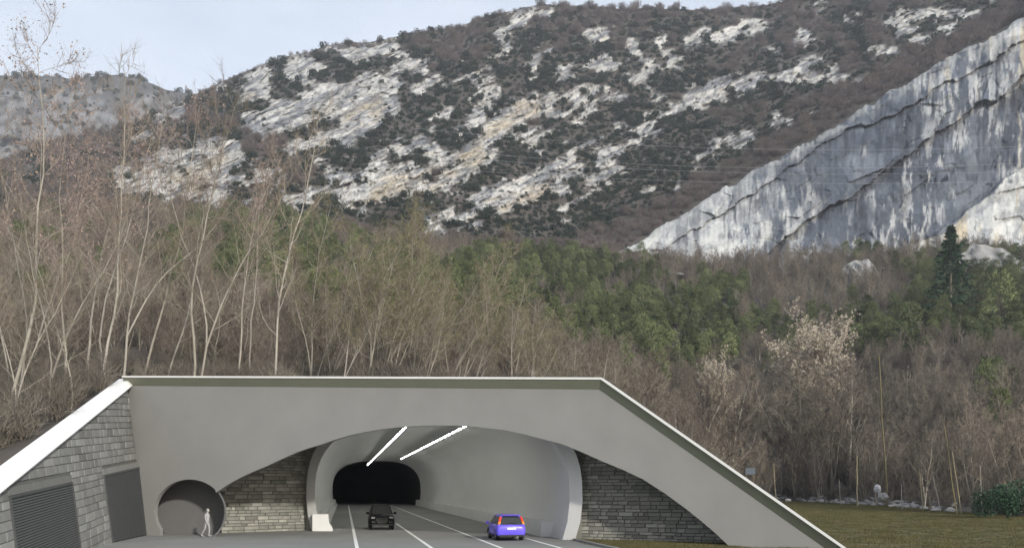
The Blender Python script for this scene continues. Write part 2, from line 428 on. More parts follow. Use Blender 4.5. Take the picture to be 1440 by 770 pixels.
# left wing wall, battered, running towards the camera
TC = fac(182, 545)
WD = Vector((.176, -1, 0)).normalized()
WB = (TC - A0); WNn = WD.cross(WB).normalized()
if WNn.x < 0: WNn = -WNn
WV = (WB - WD * WB.dot(WD)).normalized()
def wing(px, py): return on_plane(px, py, A0, WNn)
def wuv(P): q = P - A0; return (q.dot(WD), q.dot(WV))
def wP(u, v): return A0 + WD * u + WV * v
cA = wing(186, 539); cB = wing(5, 684)
uA, vA = wuv(cA); uB, vB = wuv(cB); sl = (vB - vA) / (uB - uA)
uE = uA + (.1 - vA) / sl
def top_v(u): return vA + sl * (u - uA)
wingw = empty('wing_wall', wP(uE / 2, 0))
tag(wingw, 'sloping grey block wing wall left of the portal with a broad white coping', 'wing wall')
def wpart(name, bm, m, parent=None, loc=None):
    me = bm_mesh(name, bm); me.transform(Matrix.Translation(-wingw.location)); return link(name, me, parent or wingw, (m,))
G = .08
def sh(u, v): return v + G * u              # sheared height: level lines follow the fall of the courses
lou = []
for q in (((145, 668), (195, 658), (153, 762)), ((12, 697), (100, 680), None)):
    u1, v1 = wuv(wing(*q[0])); u2, v2 = wuv(wing(*q[1]))
    lou.append((min(u1, u2), max(u1, u2), (sh(u1, v1) + sh(u2, v2)) / 2))
bm = bmesh.new()
# backing with recesses is simple: the backing plane sits behind, the grilles in front of it
pts = [wP(0, -.3), wP(uE + 1, -.3), wP(uE, .1), wP(0, top_v(0))]
add_prism(bm, pts, -WNn * .8); wpart('mortar_bed', bm, M['wing_mortar'])
random.seed(21)
cnt = 0; row = 0; w_ = -.1
STW = []
wtop = sh(0, top_v(0)) + .5
while w_ < wtop:
    h = .40 * random.uniform(.85, 1.15)
    blocked = [(a, b) for a, b, t in lou if w_ < t + .35]
    lintel = [(a, b) for a, b, t in lou if w_ < t + .35 <= w_ + h]
    segs = [(0.02, 30.0)]
    for a, b in blocked:
        ns = []
        for s0, s1 in segs:
            if a - .1 > s0: ns.append((s0, min(s1, a - .1)))
            if b + .1 < s1: ns.append((max(s0, b + .1), s1))
        segs = [s for s in ns if s[1] - s[0] > .05]
    for s0, s1 in segs:
        u = s0 - (random.uniform(0, .6) if s0 < .1 else 0)
        while u < s1:
            l = random.uniform(.65, 1.5); a, b = max(u, s0), min(u + l, s1); u += l
            if s1 - b < .25: b = s1; u = s1 + 1
            if b - a < .15: continue
            g = .016
            poly = [(a + g, w_ + g - G * a), (b - g, w_ + g - G * b), (b - g, w_ + h - g - G * b), (a + g, w_ + h - g - G * a)]
            poly = poly_clip(poly, lambda p: top_v(p[0]) - .02 - p[1])
            poly = poly_clip(poly, lambda p: p[1] + .1)
            if len(poly) < 3: continue
            cu = sum(p[0] for p in poly) / len(poly); cv = sum(p[1] for p in poly) / len(poly)
            px, py = w2p(wP(cu, cv))
            if px < -18 or py > 785: continue
            STW.append(poly)
    w_ += h
for k, poly in enumerate(STW):
    me, C = stone_mesh(poly, WD, WV, WNn, A0, random.uniform(.03, .06))
    o = link('stone', me, wingw, (M['wing_stone'],)); o.location = C - wingw.location
print('wing stones', len(STW))
for a, b, t in lou:                       # louvred ventilation grilles: frame, recess and single slats
    bm = bmesh.new()
    b2 = b
    P4 = [wP(a, t - G * a), wP(b2, t - G * b2), wP(b2, -.02), wP(a, -.02)]
    add_prism(bm, [p + WNn * .03 for p in P4], -WNn * .05)
    gr = wpart('ventilation_grille', bm, M['grille_back'])
    gr['label'] = 'wide near ventilation grille' if a > 10 else 'narrow far ventilation grille'
    bm = bmesh.new()
    P5 = [wP(a - .08, t - G * (a - .08) + .06), wP(b2 + .08, t - G * (b2 + .08) + .06), wP(b2 + .08, t - G * (b2 + .08) + .40), wP(a - .08, t - G * (a - .08) + .40)]
    add_prism(bm, [p + WNn * .05 for p in P5], -WNn * .08); wpart('lintel', bm, M['wing_stone'])
    # frame
    for (p, q_) in ((P4[0], P4[1]), (P4[1], P4[2]), (P4[3], P4[0])):
        bm = bmesh.new(); d = (q_ - p).normalized(); s_ = WNn.cross(d).normalized()
        rings = [[e + s_ * x * .05 + WNn * y for x, y in ((-1, -.02), (1, -.02), (1, .09), (-1, .09))] for e in (p, q_)]
        sweep(bm, rings); fr = wpart('grille_frame', bm, M['slat'], gr)
    nsl = int(t / (.115 if a > 10 else .085))
    sb = bmesh.new()
    for k in range(nsl):
        tt = (k + .5) * t / nsl
        bm = bmesh.new()
        va_, vb_ = tt - G * (a + .05), tt - G * (b2 - .05)
        aa, bb = a + .05, b2 - .05
        if vb_ < .05: bb = min(bb, (tt - .05) / G)
        if bb - aa < .3: continue
        rings = []
        for uu in (aa, bb):
            base = wP(uu, tt - G * uu)
            rings.append([base + WNn * .03 + WV * .045, base + WNn * .07 - WV * .02, base + WNn * .065 - WV * .035, base + WNn * .03 + WV * .025])
        sweep(bm, rings)
        wpart('slat', bm, M['slat'], gr)
# white coping on the wing wall
e0 = wP(uA - .15, top_v(uA - .15)); e1 = wP(uE, top_v(uE))
cdv = (e1 - e0).normalized(); cup = WNn.cross(cdv).normalized()
if cup.z < 0: cup = -cup
bm = bmesh.new()
prof = [(.0, 0), (.24, .02), (.24, .07), (.02, .36), (-.8, .36), (-.8, -.1)]
sweep(bm, [[e + WNn * n_ + cup * u_ for n_, u_ in prof] for e in (e0, e1)])
wpart('coping', bm, M['white_coping'])

# ------------------------------------------------------------------ noise
def vnoise(x, y, seed=0):
    x = np.asarray(x, float); y = np.asarray(y, float)
    xi = np.floor(x).astype(np.int64); yi = np.floor(y).astype(np.int64); fx = x - xi; fy = y - yi
    fx = fx * fx * (3 - 2 * fx); fy = fy * fy * (3 - 2 * fy)
    def h(i, j):
        n = (i * 374761393 + j * 668265263 + seed * 1274126177) & 0xffffffff
        n = ((n ^ (n >> 13)) * 1274126177) & 0xffffffff
        return ((n ^ (n >> 16)) & 0xffff) / 65535.0
    a = h(xi, yi); b = h(xi + 1, yi); c = h(xi, yi + 1); d = h(xi + 1, yi + 1)
    return (a * (1 - fx) + b * fx) * (1 - fy) + (c * (1 - fx) + d * fx) * fy
def fbm(x, y, seed=0, o=4, g=.5):
    s = 0; a = 1; t = 0
    for k in range(o):
        s = s + a * vnoise(x * 2 ** k + 17.3 * k, y * 2 ** k - 9.1 * k, seed + k); t += a; a *= g
    return s / t
def smooth01(x, a, b):
    t = np.clip((x - a) / (b - a), 0, 1); return t * t * (3 - 2 * t)

def worley(x, y, seed=0):
    x = np.asarray(x, float); y = np.asarray(y, float); xi = np.floor(x).astype(np.int64); yi = np.floor(y).astype(np.int64)
    def h(i, j, k):
        n = (i * 374761393 + j * 668265263 + (seed * 7 + k) * 1274126177) & 0xffffffff
        n = ((n ^ (n >> 13)) * 1274126177) & 0xffffffff
        return ((n ^ (n >> 16)) & 0xffff) / 65535.0
    f1 = np.full(x.shape, 9.); f2 = np.full(x.shape, 9.); bx_ = np.zeros(x.shape); by_ = np.zeros(x.shape); g1 = np.zeros(x.shape); g2 = np.zeros(x.shape); g3 = np.zeros(x.shape)
    for di in (-1, 0, 1):
        for dj in (-1, 0, 1):
            i, j = xi + di, yi + dj; ex = x - (i + h(i, j, 1)); ey = y - (j + h(i, j, 2)); d = ex * ex + ey * ey
            m_ = d < f1; f2 = np.where(m_, f1, np.minimum(f2, d)); f1 = np.where(m_, d, f1)
            bx_ = np.where(m_, ex, bx_); by_ = np.where(m_, ey, by_); g1 = np.where(m_, h(i, j, 3), g1); g2 = np.where(m_, h(i, j, 4), g2); g3 = np.where(m_, h(i, j, 5), g3)
    return bx_ * (g1 - .5) * 2 + by_ * (g2 - .5) * 2 + (g3 - .5) * .5, g3, np.sqrt(f2) - np.sqrt(f1)
# ------------------------------------------------------------------ hillside: bearings (px) by range (m)
kx = np.array([-330, 0, 180, 300, 400, 550, 700, 850, 1000, 1100, 1200, 1320, 1440, 1770.])
def ypx(z, Y): return HY - F * (np.asarray(z) - EYE) / Y
k1Y = np.array([100, 95, 95, 95, 95, 95, 95, 100, 150, 200, 158, 112, 88, 70.])
k1z = np.array([18, 17, 15, 14, 13.5, 13, 12, 8, 2, -.3, -.3, -.3, -.3, -.3])
k2Y = np.array([160, 160, 160, 160, 160, 160, 160, 170, 200, 235, 195, 150, 128, 110.])
k2z = np.array([38, 36, 34, 32, 31, 29, 26, 18, 9, 3, 3, 3, 3, 3.])
k3Y = np.array([250, 250, 250, 250, 250, 250, 250, 255, 270, 290, 270, 240, 225, 210.])
k3y = np.array([400, 400, 400, 405, 412, 430, 455, 500, 560, 590, 580, 560, 550, 540.])
k4Y = np.full(14, 370.); k4y = np.array([330, 330, 335, 342, 350, 365, 392, 425, 440, 445, 440, 430, 420, 410.])
k5Y = np.full(14, 470.); k5y = np.array([300, 300, 303, 302, 305, 340, 352, 365, 372, 368, 362, 356, 350, 345.])
k6Y = np.full(14, 565.); k6y = np.array([275, 268, 256, 240, 230, 245, 262, 330, 282, 224, 168, 98, 34, -180.])
k7Y = np.full(14, 720.); k7y = np.array([255, 245, 215, 180, 160, 150, 155, 180, 160, 130, 92, 50, 0, -200.])
rx = np.array([-330, 0, 60, 180, 240, 300, 330, 400, 480, 550, 600, 640, 680, 720, 760, 830, 1000, 1060, 1110, 1200, 1320, 1440, 1770.])
ry = np.array([250, 232, 205, 178, 150, 120, 106, 82, 62, 52, 44, 37, 23, 13, 8, 10, 14, 8, 0, -30, -40, -60, -240.])
px = np.concatenate([np.arange(-330, -30, 12.), np.arange(-30, 1470, 1.9), np.arange(1470, 1771, 12.)])
NX = len(px)
def gs(a, n):
    k = np.hanning(2 * n + 3)[1:-1]; k /= k.sum(); return np.convolve(np.pad(a, n, mode='edge'), k, 'valid')
fx_ = lambda v: np.interp(gs(px, 1), kx, v)
# near edge
n0Y = np.zeros(NX); n0z = np.zeros(NX)
for i, x in enumerate(px):
    if x < 183:
        # meet the wing wall top line
        d = Vector(((x - CX) / F, 1, 0)); o = e0 - WNn * .75
        ex = e1 - e0
        den = ex.x * d.y - ex.y * d.x
        t = (o.y * d.x - o.x * d.y) / den
        t = min(t, 1.25); P = o + ex * t
        n0Y[i] = max(P.y, 12); n0z[i] = max(P.z + .3, -.3)
    elif x < 1184:
        P = fac(x, 600); 
        if x < 847: z = TOP[0].z + (TOP[1].z - TOP[0].z) * (P.x - TOP[0].x) / (TOP[1].x - TOP[0].x)
        else: z = TOP[1].z + (TOP[2].z - TOP[1].z) * (P.x - TOP[1].x) / (TOP[2].x - TOP[1].x)
        n0Y[i] = P.y + 1.2; n0z[i] = max(z - .55, -.3)
    else:
        n0Y[i] = 43.5; n0z[i] = -.3
nodesY = [n0Y, fx_(k1Y), fx_(k2Y), fx_(k3Y), fx_(k4Y), fx_(k5Y), fx_(k6Y), fx_(k7Y), np.full(NX, 930.), np.full(NX, 1060.)]
ridge = np.interp(px, rx, ry)
ridge = ridge + (fbm(px / 40, px * 0, 5, 4) - .5) * 9
nodesy = [ypx(n0z, n0Y), ypx(fx_(k1z), fx_(k1Y)), ypx(fx_(k2z), fx_(k2Y)), fx_(k3y), fx_(k4y), fx_(k5y), fx_(k6y), fx_(k7y), ridge, ridge + 70]
NY_ = np.array(nodesY); Ny = np.array(nodesy)
for k in (5, 6, 7): Ny[k] = np.maximum(Ny[k], Ny[8] + (8 - k) * 4)
for k in range(1, 8):                     # smooth bearings
    Ny[k] = gs(Ny[k], 25); NY_[k] = gs(NY_[k], 25)
rows = [18, 22, 24, 30, 30, 50, 90, 95, 8]
tt = np.concatenate([k + np.arange(n) / n for k, n in enumerate(rows)] + [[9.0]])
NT = len(tt)
HYY = np.zeros((NT, NX)); Hy = np.zeros((NT, NX))
k0 = np.minimum(tt.astype(int), 8); fr = (tt - k0)[:, None]
HYY[:] = NY_[k0] * (1 - fr) + NY_[k0 + 1] * fr
fz = np.broadcast_to(fr, (NT, NX)).copy(); first = (k0 == 0)
wr = smooth01(px, 900, 1000)[None, :]
fz[first] = fz[first] * (1 - wr) + (1 - (1 - fz[first]) ** 10) * wr
zN = EYE + (HY - Ny) / F * NY_
Hz = zN[k0] * (1 - fz) + zN[k0 + 1] * fz
def vs(a, i0, i1, n):
    k = np.hanning(2 * n + 3)[1:-1]; k /= k.sum(); b = a.copy(); pad = np.pad(a, ((n, n), (0, 0)), mode='edge')
    acc = sum(k[j] * pad[j:j + len(a)] for j in range(len(k))); b[i0:i1] = acc[i0:i1]; return b
Hz = vs(Hz, 6, NT - 16, 6); HYY = vs(HYY, 6, NT - 16, 6)
HX = (px[None, :] - CX) / F * HYY
Hy = HY - F * (Hz - EYE) / HYY
PXg = np.broadcast_to(px, Hy.shape)

# rock map (20 x 13 px cells, from the photograph's geology)
rock_rows = {
 0: "bbbbbbbbbbbbbbbbbbbbbbbb bbbbbbbbbbbbbbbbbbbbbbbb bbbbbbbbbrbbbbbbbbbbbrbb",
 1: "bbbbbbbbbbbbbbbbbbbbbbbb bbbbbbbbbbbbRRRbbbbbbbbb bbbbbbbbbRbrrbbRRRRRRbrb",
 2: "bbbbbbbbbbbbbbbbbbbbbbbb bbbbbbbbbbrbRbbbbbbbbbbb bbbbRRbbbbbrbbRREErEEbbb",
 3: "bbbbbbbbbbbbbbbbbbbbbbbb bEbbbbbbbbbRbbbbbRRbbbrb rRrRrRbbRbbbbbbRrERErbbb",
 4: "bbbbbbbbbbbbbbbbbbbbbbbR bREREbbbbbbREErbrrrbRERb RrRrbbbbRbbbbbbrRRbbbbbb",
 5: "bbbbbbbbbbbbbbbbbbbbRRbR RRRRbbbbbbbrErrbEbEbREREb rrEbbbrbrbbbbRRbbbbbbbbb",
 6: "bbbbbbbbbbbbbbbbbbbbRREE RrEERrrbrbrrEREErrRErRERr EEEbbbbbRRbbbbbbbbbbbbbb",
 7: "bbbbbbbbbbbbbbbbbERERRRE EEErRRbEEbrEErERErRRERrRE bbbbbbErRERbbbRrbbbbbbbb",
 8: "bbbbbbbbbbbbbbbrERRERREE ERRREERErRrEErErrbEERrEEr bbrrrRRRrRRRrbbbbbbbbbbb",
 9: "bbbbbbbbbbbbbbbRERREEERR RRRRERrEErrrrEErrRrErrEEr rrRRRrEErrbbbbbbbbbbbbbb",
10: "bbbbbbbbbbbrbbbbboREERRR RRoRErrEEErrrrRrRrrREErbr RRRErEbbbbbbbbbbbbbbbbbb",
11: "bbbbbbbbbbbrRbbbbEERRRRr RooREEErErRrooRErrEEEEERr RrEbbbEbbbbbbbbbbbbbbbbb",
12: "bbbbbbbbbEbrRbbbbRRRRRrr oRoREErRrRrooooRrrEEErRrR EbbbbbrbrRbbbbbbbbbbbbbb",
13: "bbbbbbbbEErEbbbbbRRRRrrE RRREEErErRooRrEErEErEREEr EEEbEbrRrbbbbbbbbbbbbbbb",
14: "bbbbbbbbErrbbbbbEbRrEErR RREEErrErroRrrrEErEErRrEE EEErRErbbbbbbbbbbbbbbbbb",
15: "bbbbbbbbbRbbbrRRRbbbrRRr REErrRrErorErRErErrERrEEE ErRRrrbbbbbbbbbbbbbbbbbb",
16: "bbbbbbbbbbbrRrRoRbbbrrEE EErrRrRrooREErEErrRREEEEr rrrbbbbbbbbbbbbbbbbbbbbb",
17: "bbbbbbbbbbRRRrooRrbbbERE rERrrERRoorEEEERREREErErr Ebbbbbbbbbbbbbbbbbbbbbbb",
18: "bbbbbbbbRrRRrooRrbRrbbrR ErRRrRoorrEEErRRRERrEErEr rbbbbbbbbbbbbbbbbbbbbbbb",
19: "bbbbbbbbRrRRoooRrrRrbbER RrRooorRrEErRRREERrErEErb bbbbbbbbbbbbbbbbbbbbbbbb",
20: "bbbbbbbbRrRRRorRbrbrbRRR RRoooRorEERRRooREREEErErb bbbbbbbbbbbbbbbbbbbbbbbb",
21: "bbbbbbbbEEbRrRRRrbbbRRrr RRoorEEEERRRooEErEEErrbbb bbbbbbbbbbbbbbbbbbbbbbbb",
22: "bbbbbbbbbbbbbbrRbrbbrrEE RrbEEEErERRoEEErEEEErbbbb bbbbbbbbbbbbbbbbbbbbbbbb",
23: "bbbbbbbbbbbbbbbbbbbbrEEE bbEbEErRRrEEEEErEEEbbbbbb bbbbbbbbbbbbbbbbbbbbbbbb",
24: "bbbbbbbbbbbbbbbbbbbbbEEE bbbbErRbrRbEEErEEEEbbbbbb bbbbbbbbbbbbbbbbbbbbbbbb",
25: "bbbbbbbbbbbbbbbbbbbbbbbb bbbbbbrbbEEbEbEEbbbbbbbb bbbbbbbbbbbbbbbbbbbbbbbb"}
RM = np.zeros((28, 72)); EM = np.zeros((28, 72)); OM = np.zeros((28, 72))
for r, s in rock_rows.items():
    for seg_i, seg in enumerate(s.split()):
        seg = (seg + 'b' * 24)[:24]
        for i, ch in enumerate(seg):
            c = seg_i * 24 + i
            RM[r, c] = {'R': 1, 'o': 1, 'r': .58, 'b': .13, 'E': .15}[ch]
            EM[r, c] = {'R': .75, 'o': .7, 'r': .75, 'b': .47, 'E': 1}[ch]
            OM[r, c] = 1 if ch == 'o' else 0
def samp(Mp, x, y):
    cx = np.clip(np.asarray(x) / 20 - .5, 0, 70.999); cy = np.clip(np.asarray(y) / 13 - .5, 0, 26.999)
    i = cy.astype(int); j = cx.astype(int); fy = cy - i; fxx = cx - j
    fy = fy * fy * (3 - 2 * fy); fxx = fxx * fxx * (3 - 2 * fxx)
    return (Mp[i, j] * (1 - fxx) + Mp[i, j + 1] * fxx) * (1 - fy) + (Mp[i + 1, j] * (1 - fxx) + Mp[i + 1, j + 1] * fxx) * fy
def strata(x, y):
    """coordinates along / across the bedding, which rises to the right in the picture"""
    th = math.radians(25); c, s_ = math.cos(th), math.sin(th)
    return x * c - y * s_, x * s_ + y * c
def rockmask(x, y):
    a, q = strata(x, y)
    wx = (fbm(x / 45, y / 45, 31, 3) - .5) * 16; wy = (fbm(x / 45, y / 45, 41, 3) - .5) * 12
    d = samp(RM, x + wx * .6, y + wy * .6)
    bl_ = np.mod(q / 17 + fbm(a / 90, q / 40, 33, 3) * 1.6, 1); line_ = np.exp(-((bl_ - .5) / .13) ** 2) * smooth01(fbm(a / 60, q / 16, 34, 3), .36, .5)
    n = fbm(a / 40, q / 7.5, 3, 5, .68); n2 = fbm(x / 6, y / 7, 9, 4, .65)
    v = d + (n - .5) * 1.25 + (n2 - .5) * .75 - .30 * line_ + .06
    return smooth01(v, .50, .66)
def evermap(x, y):
    return samp(EM, x, y) + (fbm(x / 22, y / 16, 77, 3) - .5) * .9
mk = rockmask(PXg, Hy) * smooth01(HYY, 430, 480)
a_, q_ = strata(PXg, Hy)
# brown wooded band just above the big slab, and no rock there
slab_x = np.array([820, 880, 1024, 1100, 1176, 1338, 1440, 1770.]); slab_y = np.array([372, 350, 262, 220, 175.5, 81, 27, -160.])
above = np.interp(PXg, slab_x, slab_y) - Hy
band = (PXg > 815) & (above < 34 + 6 * np.sin(PXg / 60)) & (above > -60)
mk = np.where(band, 0, mk)
# ledges
saw = np.mod(q_ / 13 + fbm(a_ / 60, q_ / 30, 13, 3) * 2.2, 1.0)
saw2 = np.mod(q_ / 5.3 + fbm(a_ / 30, q_ / 12, 14, 3) * 2, 1.0)
tri = lambda v, k: np.where(v < k, v / k, (1 - v) / (1 - k))
wf, wid, wed = worley(a_ / 15, q_ / 7, 17); wf2, wid2, wed2 = worley(a_ / 42, q_ / 17, 18)
dep = mk * (4.5 * wf + 7 * wf2 + 3.6 * tri(saw, .82) * smooth01(fbm(a_ / 35, q_ / 20, 19, 2), .35, .6) + 1.3 * tri(saw2, .75) + 5 * (fbm(a_ / 24, q_ / 15, 15, 5, .62) - .5) + 3.4 * (fbm(PXg / 5, Hy / 7, 16, 3, .6) - .5))
dep = dep * smooth01(HYY, 430, 520) + smooth01(HYY, 90, 200) * (fbm(HX / 30, HYY / 30, 50, 4) - .5) * 6
edge = smooth01(930 - HYY, 0, 25)
scl = 1 - dep * edge * smooth01(tt, .6, 2)[:, None] / HYY
HXd = HX * scl; HYd = HYY * scl; Hzd = EYE + (Hz - EYE) * scl
V = np.stack([HXd, HYd, Hzd], -1).reshape(-1, 3)
ii = (np.arange(NT - 1)[:, None] * NX + np.arange(NX - 1)[None, :]).ravel()
Fc = np.stack([ii, ii + 1, ii + NX + 1, ii + NX], -1)
me = np_mesh('hillside', V, Fc, smooth=True)
# cover colour: leaf litter and soil, pale limestone, ochre stains
soil = np.array([.095, .078, .066]); soil2 = np.array([.050, .050, .042]); rockc = np.array([.49, .475, .44]); ochre = np.array([.44, .36, .24]); grey = np.array([.20, .205, .215])
s2 = fbm(HX / 18, HYY / 18, 61, 4)[..., None]
base = soil * (1 - s2) + soil2 * s2
och = (np.clip(samp(OM, PXg, Hy) * 1.0 + (fbm(a_ / 30, q_ / 6, 22, 4, .65) - .56) * 2.0, 0, 1) * .8)[..., None]
gm = smooth01(fbm(a_ / 22, q_ / 5, 23, 5, .65), .44, .62)[..., None]
rc = rockc * (1 - gm) + grey * gm; rc = rc * (1 - och * .8) + ochre * och * .8 * (1 - .4 * gm) + grey * och * .8 * .4 * gm
crack = smooth01(fbm(a_ / 11, q_ / 2.4, 24, 4, .75), .56, .68)[..., None]; rc = rc * (1 - .5 * crack); spk = smooth01(fbm(PXg / 3.1, Hy / 3.1, 25, 3, .7), .55, .68)[..., None]; rc = rc * (1 - .4 * spk)
rc = rc * (.82 + .36 * wid[..., None]) * (1 - .5 * np.exp(-wed / .07) * (wid2 > .3))[..., None]
colr = base * (1 - mk[..., None]) + rc * mk[..., None]
def set_col(me, c):
    at = me.color_attributes.new('Col', 'FLOAT_COLOR', 'POINT')
    c4 = np.ones((len(me.vertices), 4), np.float32); c4[:, :3] = np.asarray(c).reshape(-1, 3); at.data.foreach_set('color', c4.ravel())
set_col(me, colr)
hill = link('hillside', me, None, (M['hill'],)); tag(hill, 'wooded hillside rising to a mountain of tilted pale limestone beds behind the portal', kind='structure')

def hz(x, Y):
    """hill height and point at bearing x px and range Y"""
    j = int(np.clip(np.searchsorted(px, x), 1, NX - 1))
    return float(np.interp(Y, HYd[:, j], Hzd[:, j]))
def hpt(x, Y): return Vector(((x - CX) / F * Y, Y, hz(x, Y)))
colidx = lambda x: np.clip(np.searchsorted(px, x), 0, NX - 1)
def at_img(x, y):
    """hill points seen at picture heights y along bearings x (far part of the hill)"""
    j = colidx(x); out = np.zeros((len(x), 3)); ok = np.zeros(len(x), bool)
    for n in range(len(x)):
        c = Hy[120:NT - 9, j[n]]; cc = np.minimum.accumulate(c)
        k = np.searchsorted(-cc, -y[n])
        if 0 < k < len(cc):
            k += 120; out[n] = (HXd[k, j[n]], HYd[k, j[n]], Hzd[k, j[n]]); ok[n] = True
    return out, ok

# distant ridge on the left
dx = np.arange(-420, 420, 4.0); rows_d = 60
top = np.interp(dx, [-420, -60, 0, 60, 100, 150, 190, 215, 240, 300, 420], [120, 104, 106, 107, 111, 105, 109, 118, 127, 138, 160]) + (fbm(dx / 12, dx * 0, 66, 4) - .5) * 5
tr = np.linspace(0, 1, rows_d)[:, None]
dy = 420 * (1 - tr) + top[None, :] * tr; dY = 1150 + 500 * tr + (fbm(np.broadcast_to(dx / 30, dy.shape), dy / 12, 67, 5, .6) - .5) * 90
DX = (dx[None, :] - CX) / F * dY; DZ = EYE + (HY - dy) / F * dY
back = np.stack([DX[-1] * 1.1, dY[-1] + 200, DZ[-1] - 200], -1)
V = np.concatenate([np.stack([DX, dY, DZ], -1).reshape(-1, 3), back]); n = len(dx)
ii = (np.arange(rows_d)[:, None] * n + np.arange(n - 1)[None, :]).ravel()
me = np_mesh('distant_ridge', V, np.stack([ii, ii + 1, ii + n + 1, ii + n], -1), True)
xx = np.broadcast_to(dx, dy.shape); v = fbm(xx / 14, dy / 8, 68, 4, .6); wd = np.clip(v * 1.0 + smooth01(top[None, :] + 16 - dy, -6, 6) * .35, 0, 1)
wd = smooth01(wd, .47, .62)[..., None]
c = np.array([.22, .22, .225]) * (1 - wd) + np.array([.10, .095, .09]) * wd
set_col(me, np.concatenate([c.reshape(-1, 3), np.full((n, 3), .1)]))
tag(link('distant_ridge', me, None, (M['hill'],)), 'far grey rocky ridge low on the left horizon', kind='structure')

# big slab cliff on the right
su = np.arange(868, 1560, 1.5); bot_x = [868, 900, 960, 1030, 1100, 1200, 1290, 1440, 1560]; bot_y = [384, 384, 388, 390, 384, 380, 376, 372, 370]
nr = 250; tr = np.linspace(0, 1, nr)[:, None]
U = np.broadcast_to(su, (nr, len(su)))
topl = np.interp(su, slab_x, slab_y) + (fbm(su / 22, su * 0, 81, 5, .68) - .5) * 17
topl = np.minimum(topl, np.interp(su, bot_x, bot_y) - 4)
botl = np.interp(su, bot_x, bot_y)
Cy = botl[None, :] * (1 - tr) + topl[None, :] * tr
# hill depth at the same sight line
HD = np.zeros_like(Cy)
for i, x in enumerate(su):
    j = colidx(x); cc = np.minimum.accumulate(Hy[100:NT - 9, j]); HD[:, i] = np.interp(-Cy[:, i], -cc, HYd[100:NT - 9, j])
def side(xa, ya, xb, yb):                 # >0 below the line
    return (Cy - (ya + (yb - ya) * (U - xa) / (xb - xa)))
l1 = [(1040, 385), (1105, 333), (1250, 237), (1382, 141), (1402, 146), (1440, 105), (1560, 20)]
l2 = [(930, 352), (960, 331), (1078, 258), (1176, 189), (1264, 158), (1330, 118), (1560, 0)]
l3 = [(1200, 380), (1330, 318), (1372, 287), (1402, 261), (1440, 234), (1560, 160)]
def below(l):
    wob = (fbm(U / 30, Cy / 30, 91, 5, .6) - .5) * 22
    return Cy + wob - np.interp(U, [p[0] for p in l], [p[1] for p in l])
b1, b2, b3 = below(l1), below(l2), below(l3)
def overhang(b, amp, reach): return np.where(b > 0, -amp * np.exp(-np.maximum(b, 0) / reach), 0) + amp * .35 * smooth01(b, -reach * .7, 0) * (b <= 0)
aa, qq = strata(U, Cy)
rel = overhang(b1, 7, 22) + overhang(b2, 3.5, 10) - overhang(b3, 4, 8) * .6
c1, i1, e1_ = worley(aa / 62 + .5 * fbm(U / 60, Cy / 60, 121, 3), qq / 34, 31); c2, i2, e2_ = worley(aa / 24, qq / 15 + .6 * fbm(U / 30, Cy / 30, 122, 3), 32)
rel += 17 * (fbm(U / 80, Cy / 90, 92, 3, .5) - .5) + 3.6 * c1 * smooth01(fbm(U / 70, Cy / 70, 123, 2), .35, .55) + 1.1 * c2 + 2.5 * (fbm(U / 12, Cy / 30, 124, 4, .6) - .5)
joint = np.abs(fbm((aa + .25 * qq) / 40, qq / 60, 95, 3) - .5); lith_c = np.exp(-e1_ / .022) * .06 * (i1 > .55); joint = joint + .02 + .1 * (fbm(U / 40, Cy / 40, 97, 2) > .42); rel -= 1.6 * np.exp(-joint / .02)
sw_ = np.mod(qq / 38 + .9 * fbm(aa / 60, qq / 40, 96, 3), 1); rel += 1.6 * np.where(sw_ < .85, sw_ / .85, (1 - sw_) / .15) * smooth01(fbm(aa / 60, qq / 60, 98, 2), .4, .6)
fade = smooth01(tr, 0, .03) * smooth01(1 - tr, 0, .03)
CYd = HD - 5 - (rel + 6) * (.35 + .65 * fade)
CYd = np.minimum(CYd, HD - 1.0)
CXx = (U - CX) / F * CYd; CZ = EYE + (HY - Cy) / F * CYd
V = np.stack([CXx, CYd, CZ], -1).reshape(-1, 3)
# close the back: rim vertices on the hill behind
rim = np.stack([(su - CX) / F * (HD[-1] + 14), HD[-1] + 14, EYE + (HY - topl) / F * (HD[-1] + 14) - 3.5], -1)
V = np.concatenate([V, rim]); n = len(su)
ii = (np.arange(nr)[:, None] * n + np.arange(n - 1)[None, :]).ravel()
me = np_mesh('limestone_cliff', V, np.stack([ii, ii + 1, ii + n + 1, ii + n], -1), True)
wv = (fbm(U / 50, Cy / 50, 101, 3) - .5) * 30
st1 = fbm((U + wv * .5) / 8, Cy / 60, 102, 5, .68); st2 = fbm((U + wv) / 26, Cy / 80, 103, 3, .6); st3 = fbm(U / 3.2, Cy / 30, 104, 3, .6)
darkzone = np.exp(-(((U - 1270) / 170) ** 2 + ((Cy - 245) / 120) ** 2)) * .30 + np.exp(-(((U - 1395) / 30) ** 2 + ((Cy - 95) / 40) ** 2)) * .12
pale = np.exp(-((U - 920) / 120) ** 2) * .14 + smooth01(b3, 0, 8) * .32
v = st2 * .38 + st1 * .38 + fbm(U / 40, Cy / 40, 111, 5, .6) * .24 + darkzone - pale + (st3 - .5) * .12 - .05
d1 = smooth01(v, .45, .555)[..., None]
pc = np.array([.50, .50, .475]); bc = np.array([.085, .098, .122]); oc = np.array([.46, .39, .27]); mc = np.array([.20, .215, .235])
col = pc * (1 - d1) + bc * d1
mid = smooth01(fbm(U / 18, Cy / 25, 106, 4), .42, .6)[..., None]; col = col * (1 - .45 * mid) + mc * .45 * mid
oz = smooth01(fbm((U + wv * .5) / 12, Cy / 90, 105, 3), .50, .66) * (1 - d1[..., 0]) * smooth01(U, 1180, 1260) * .8
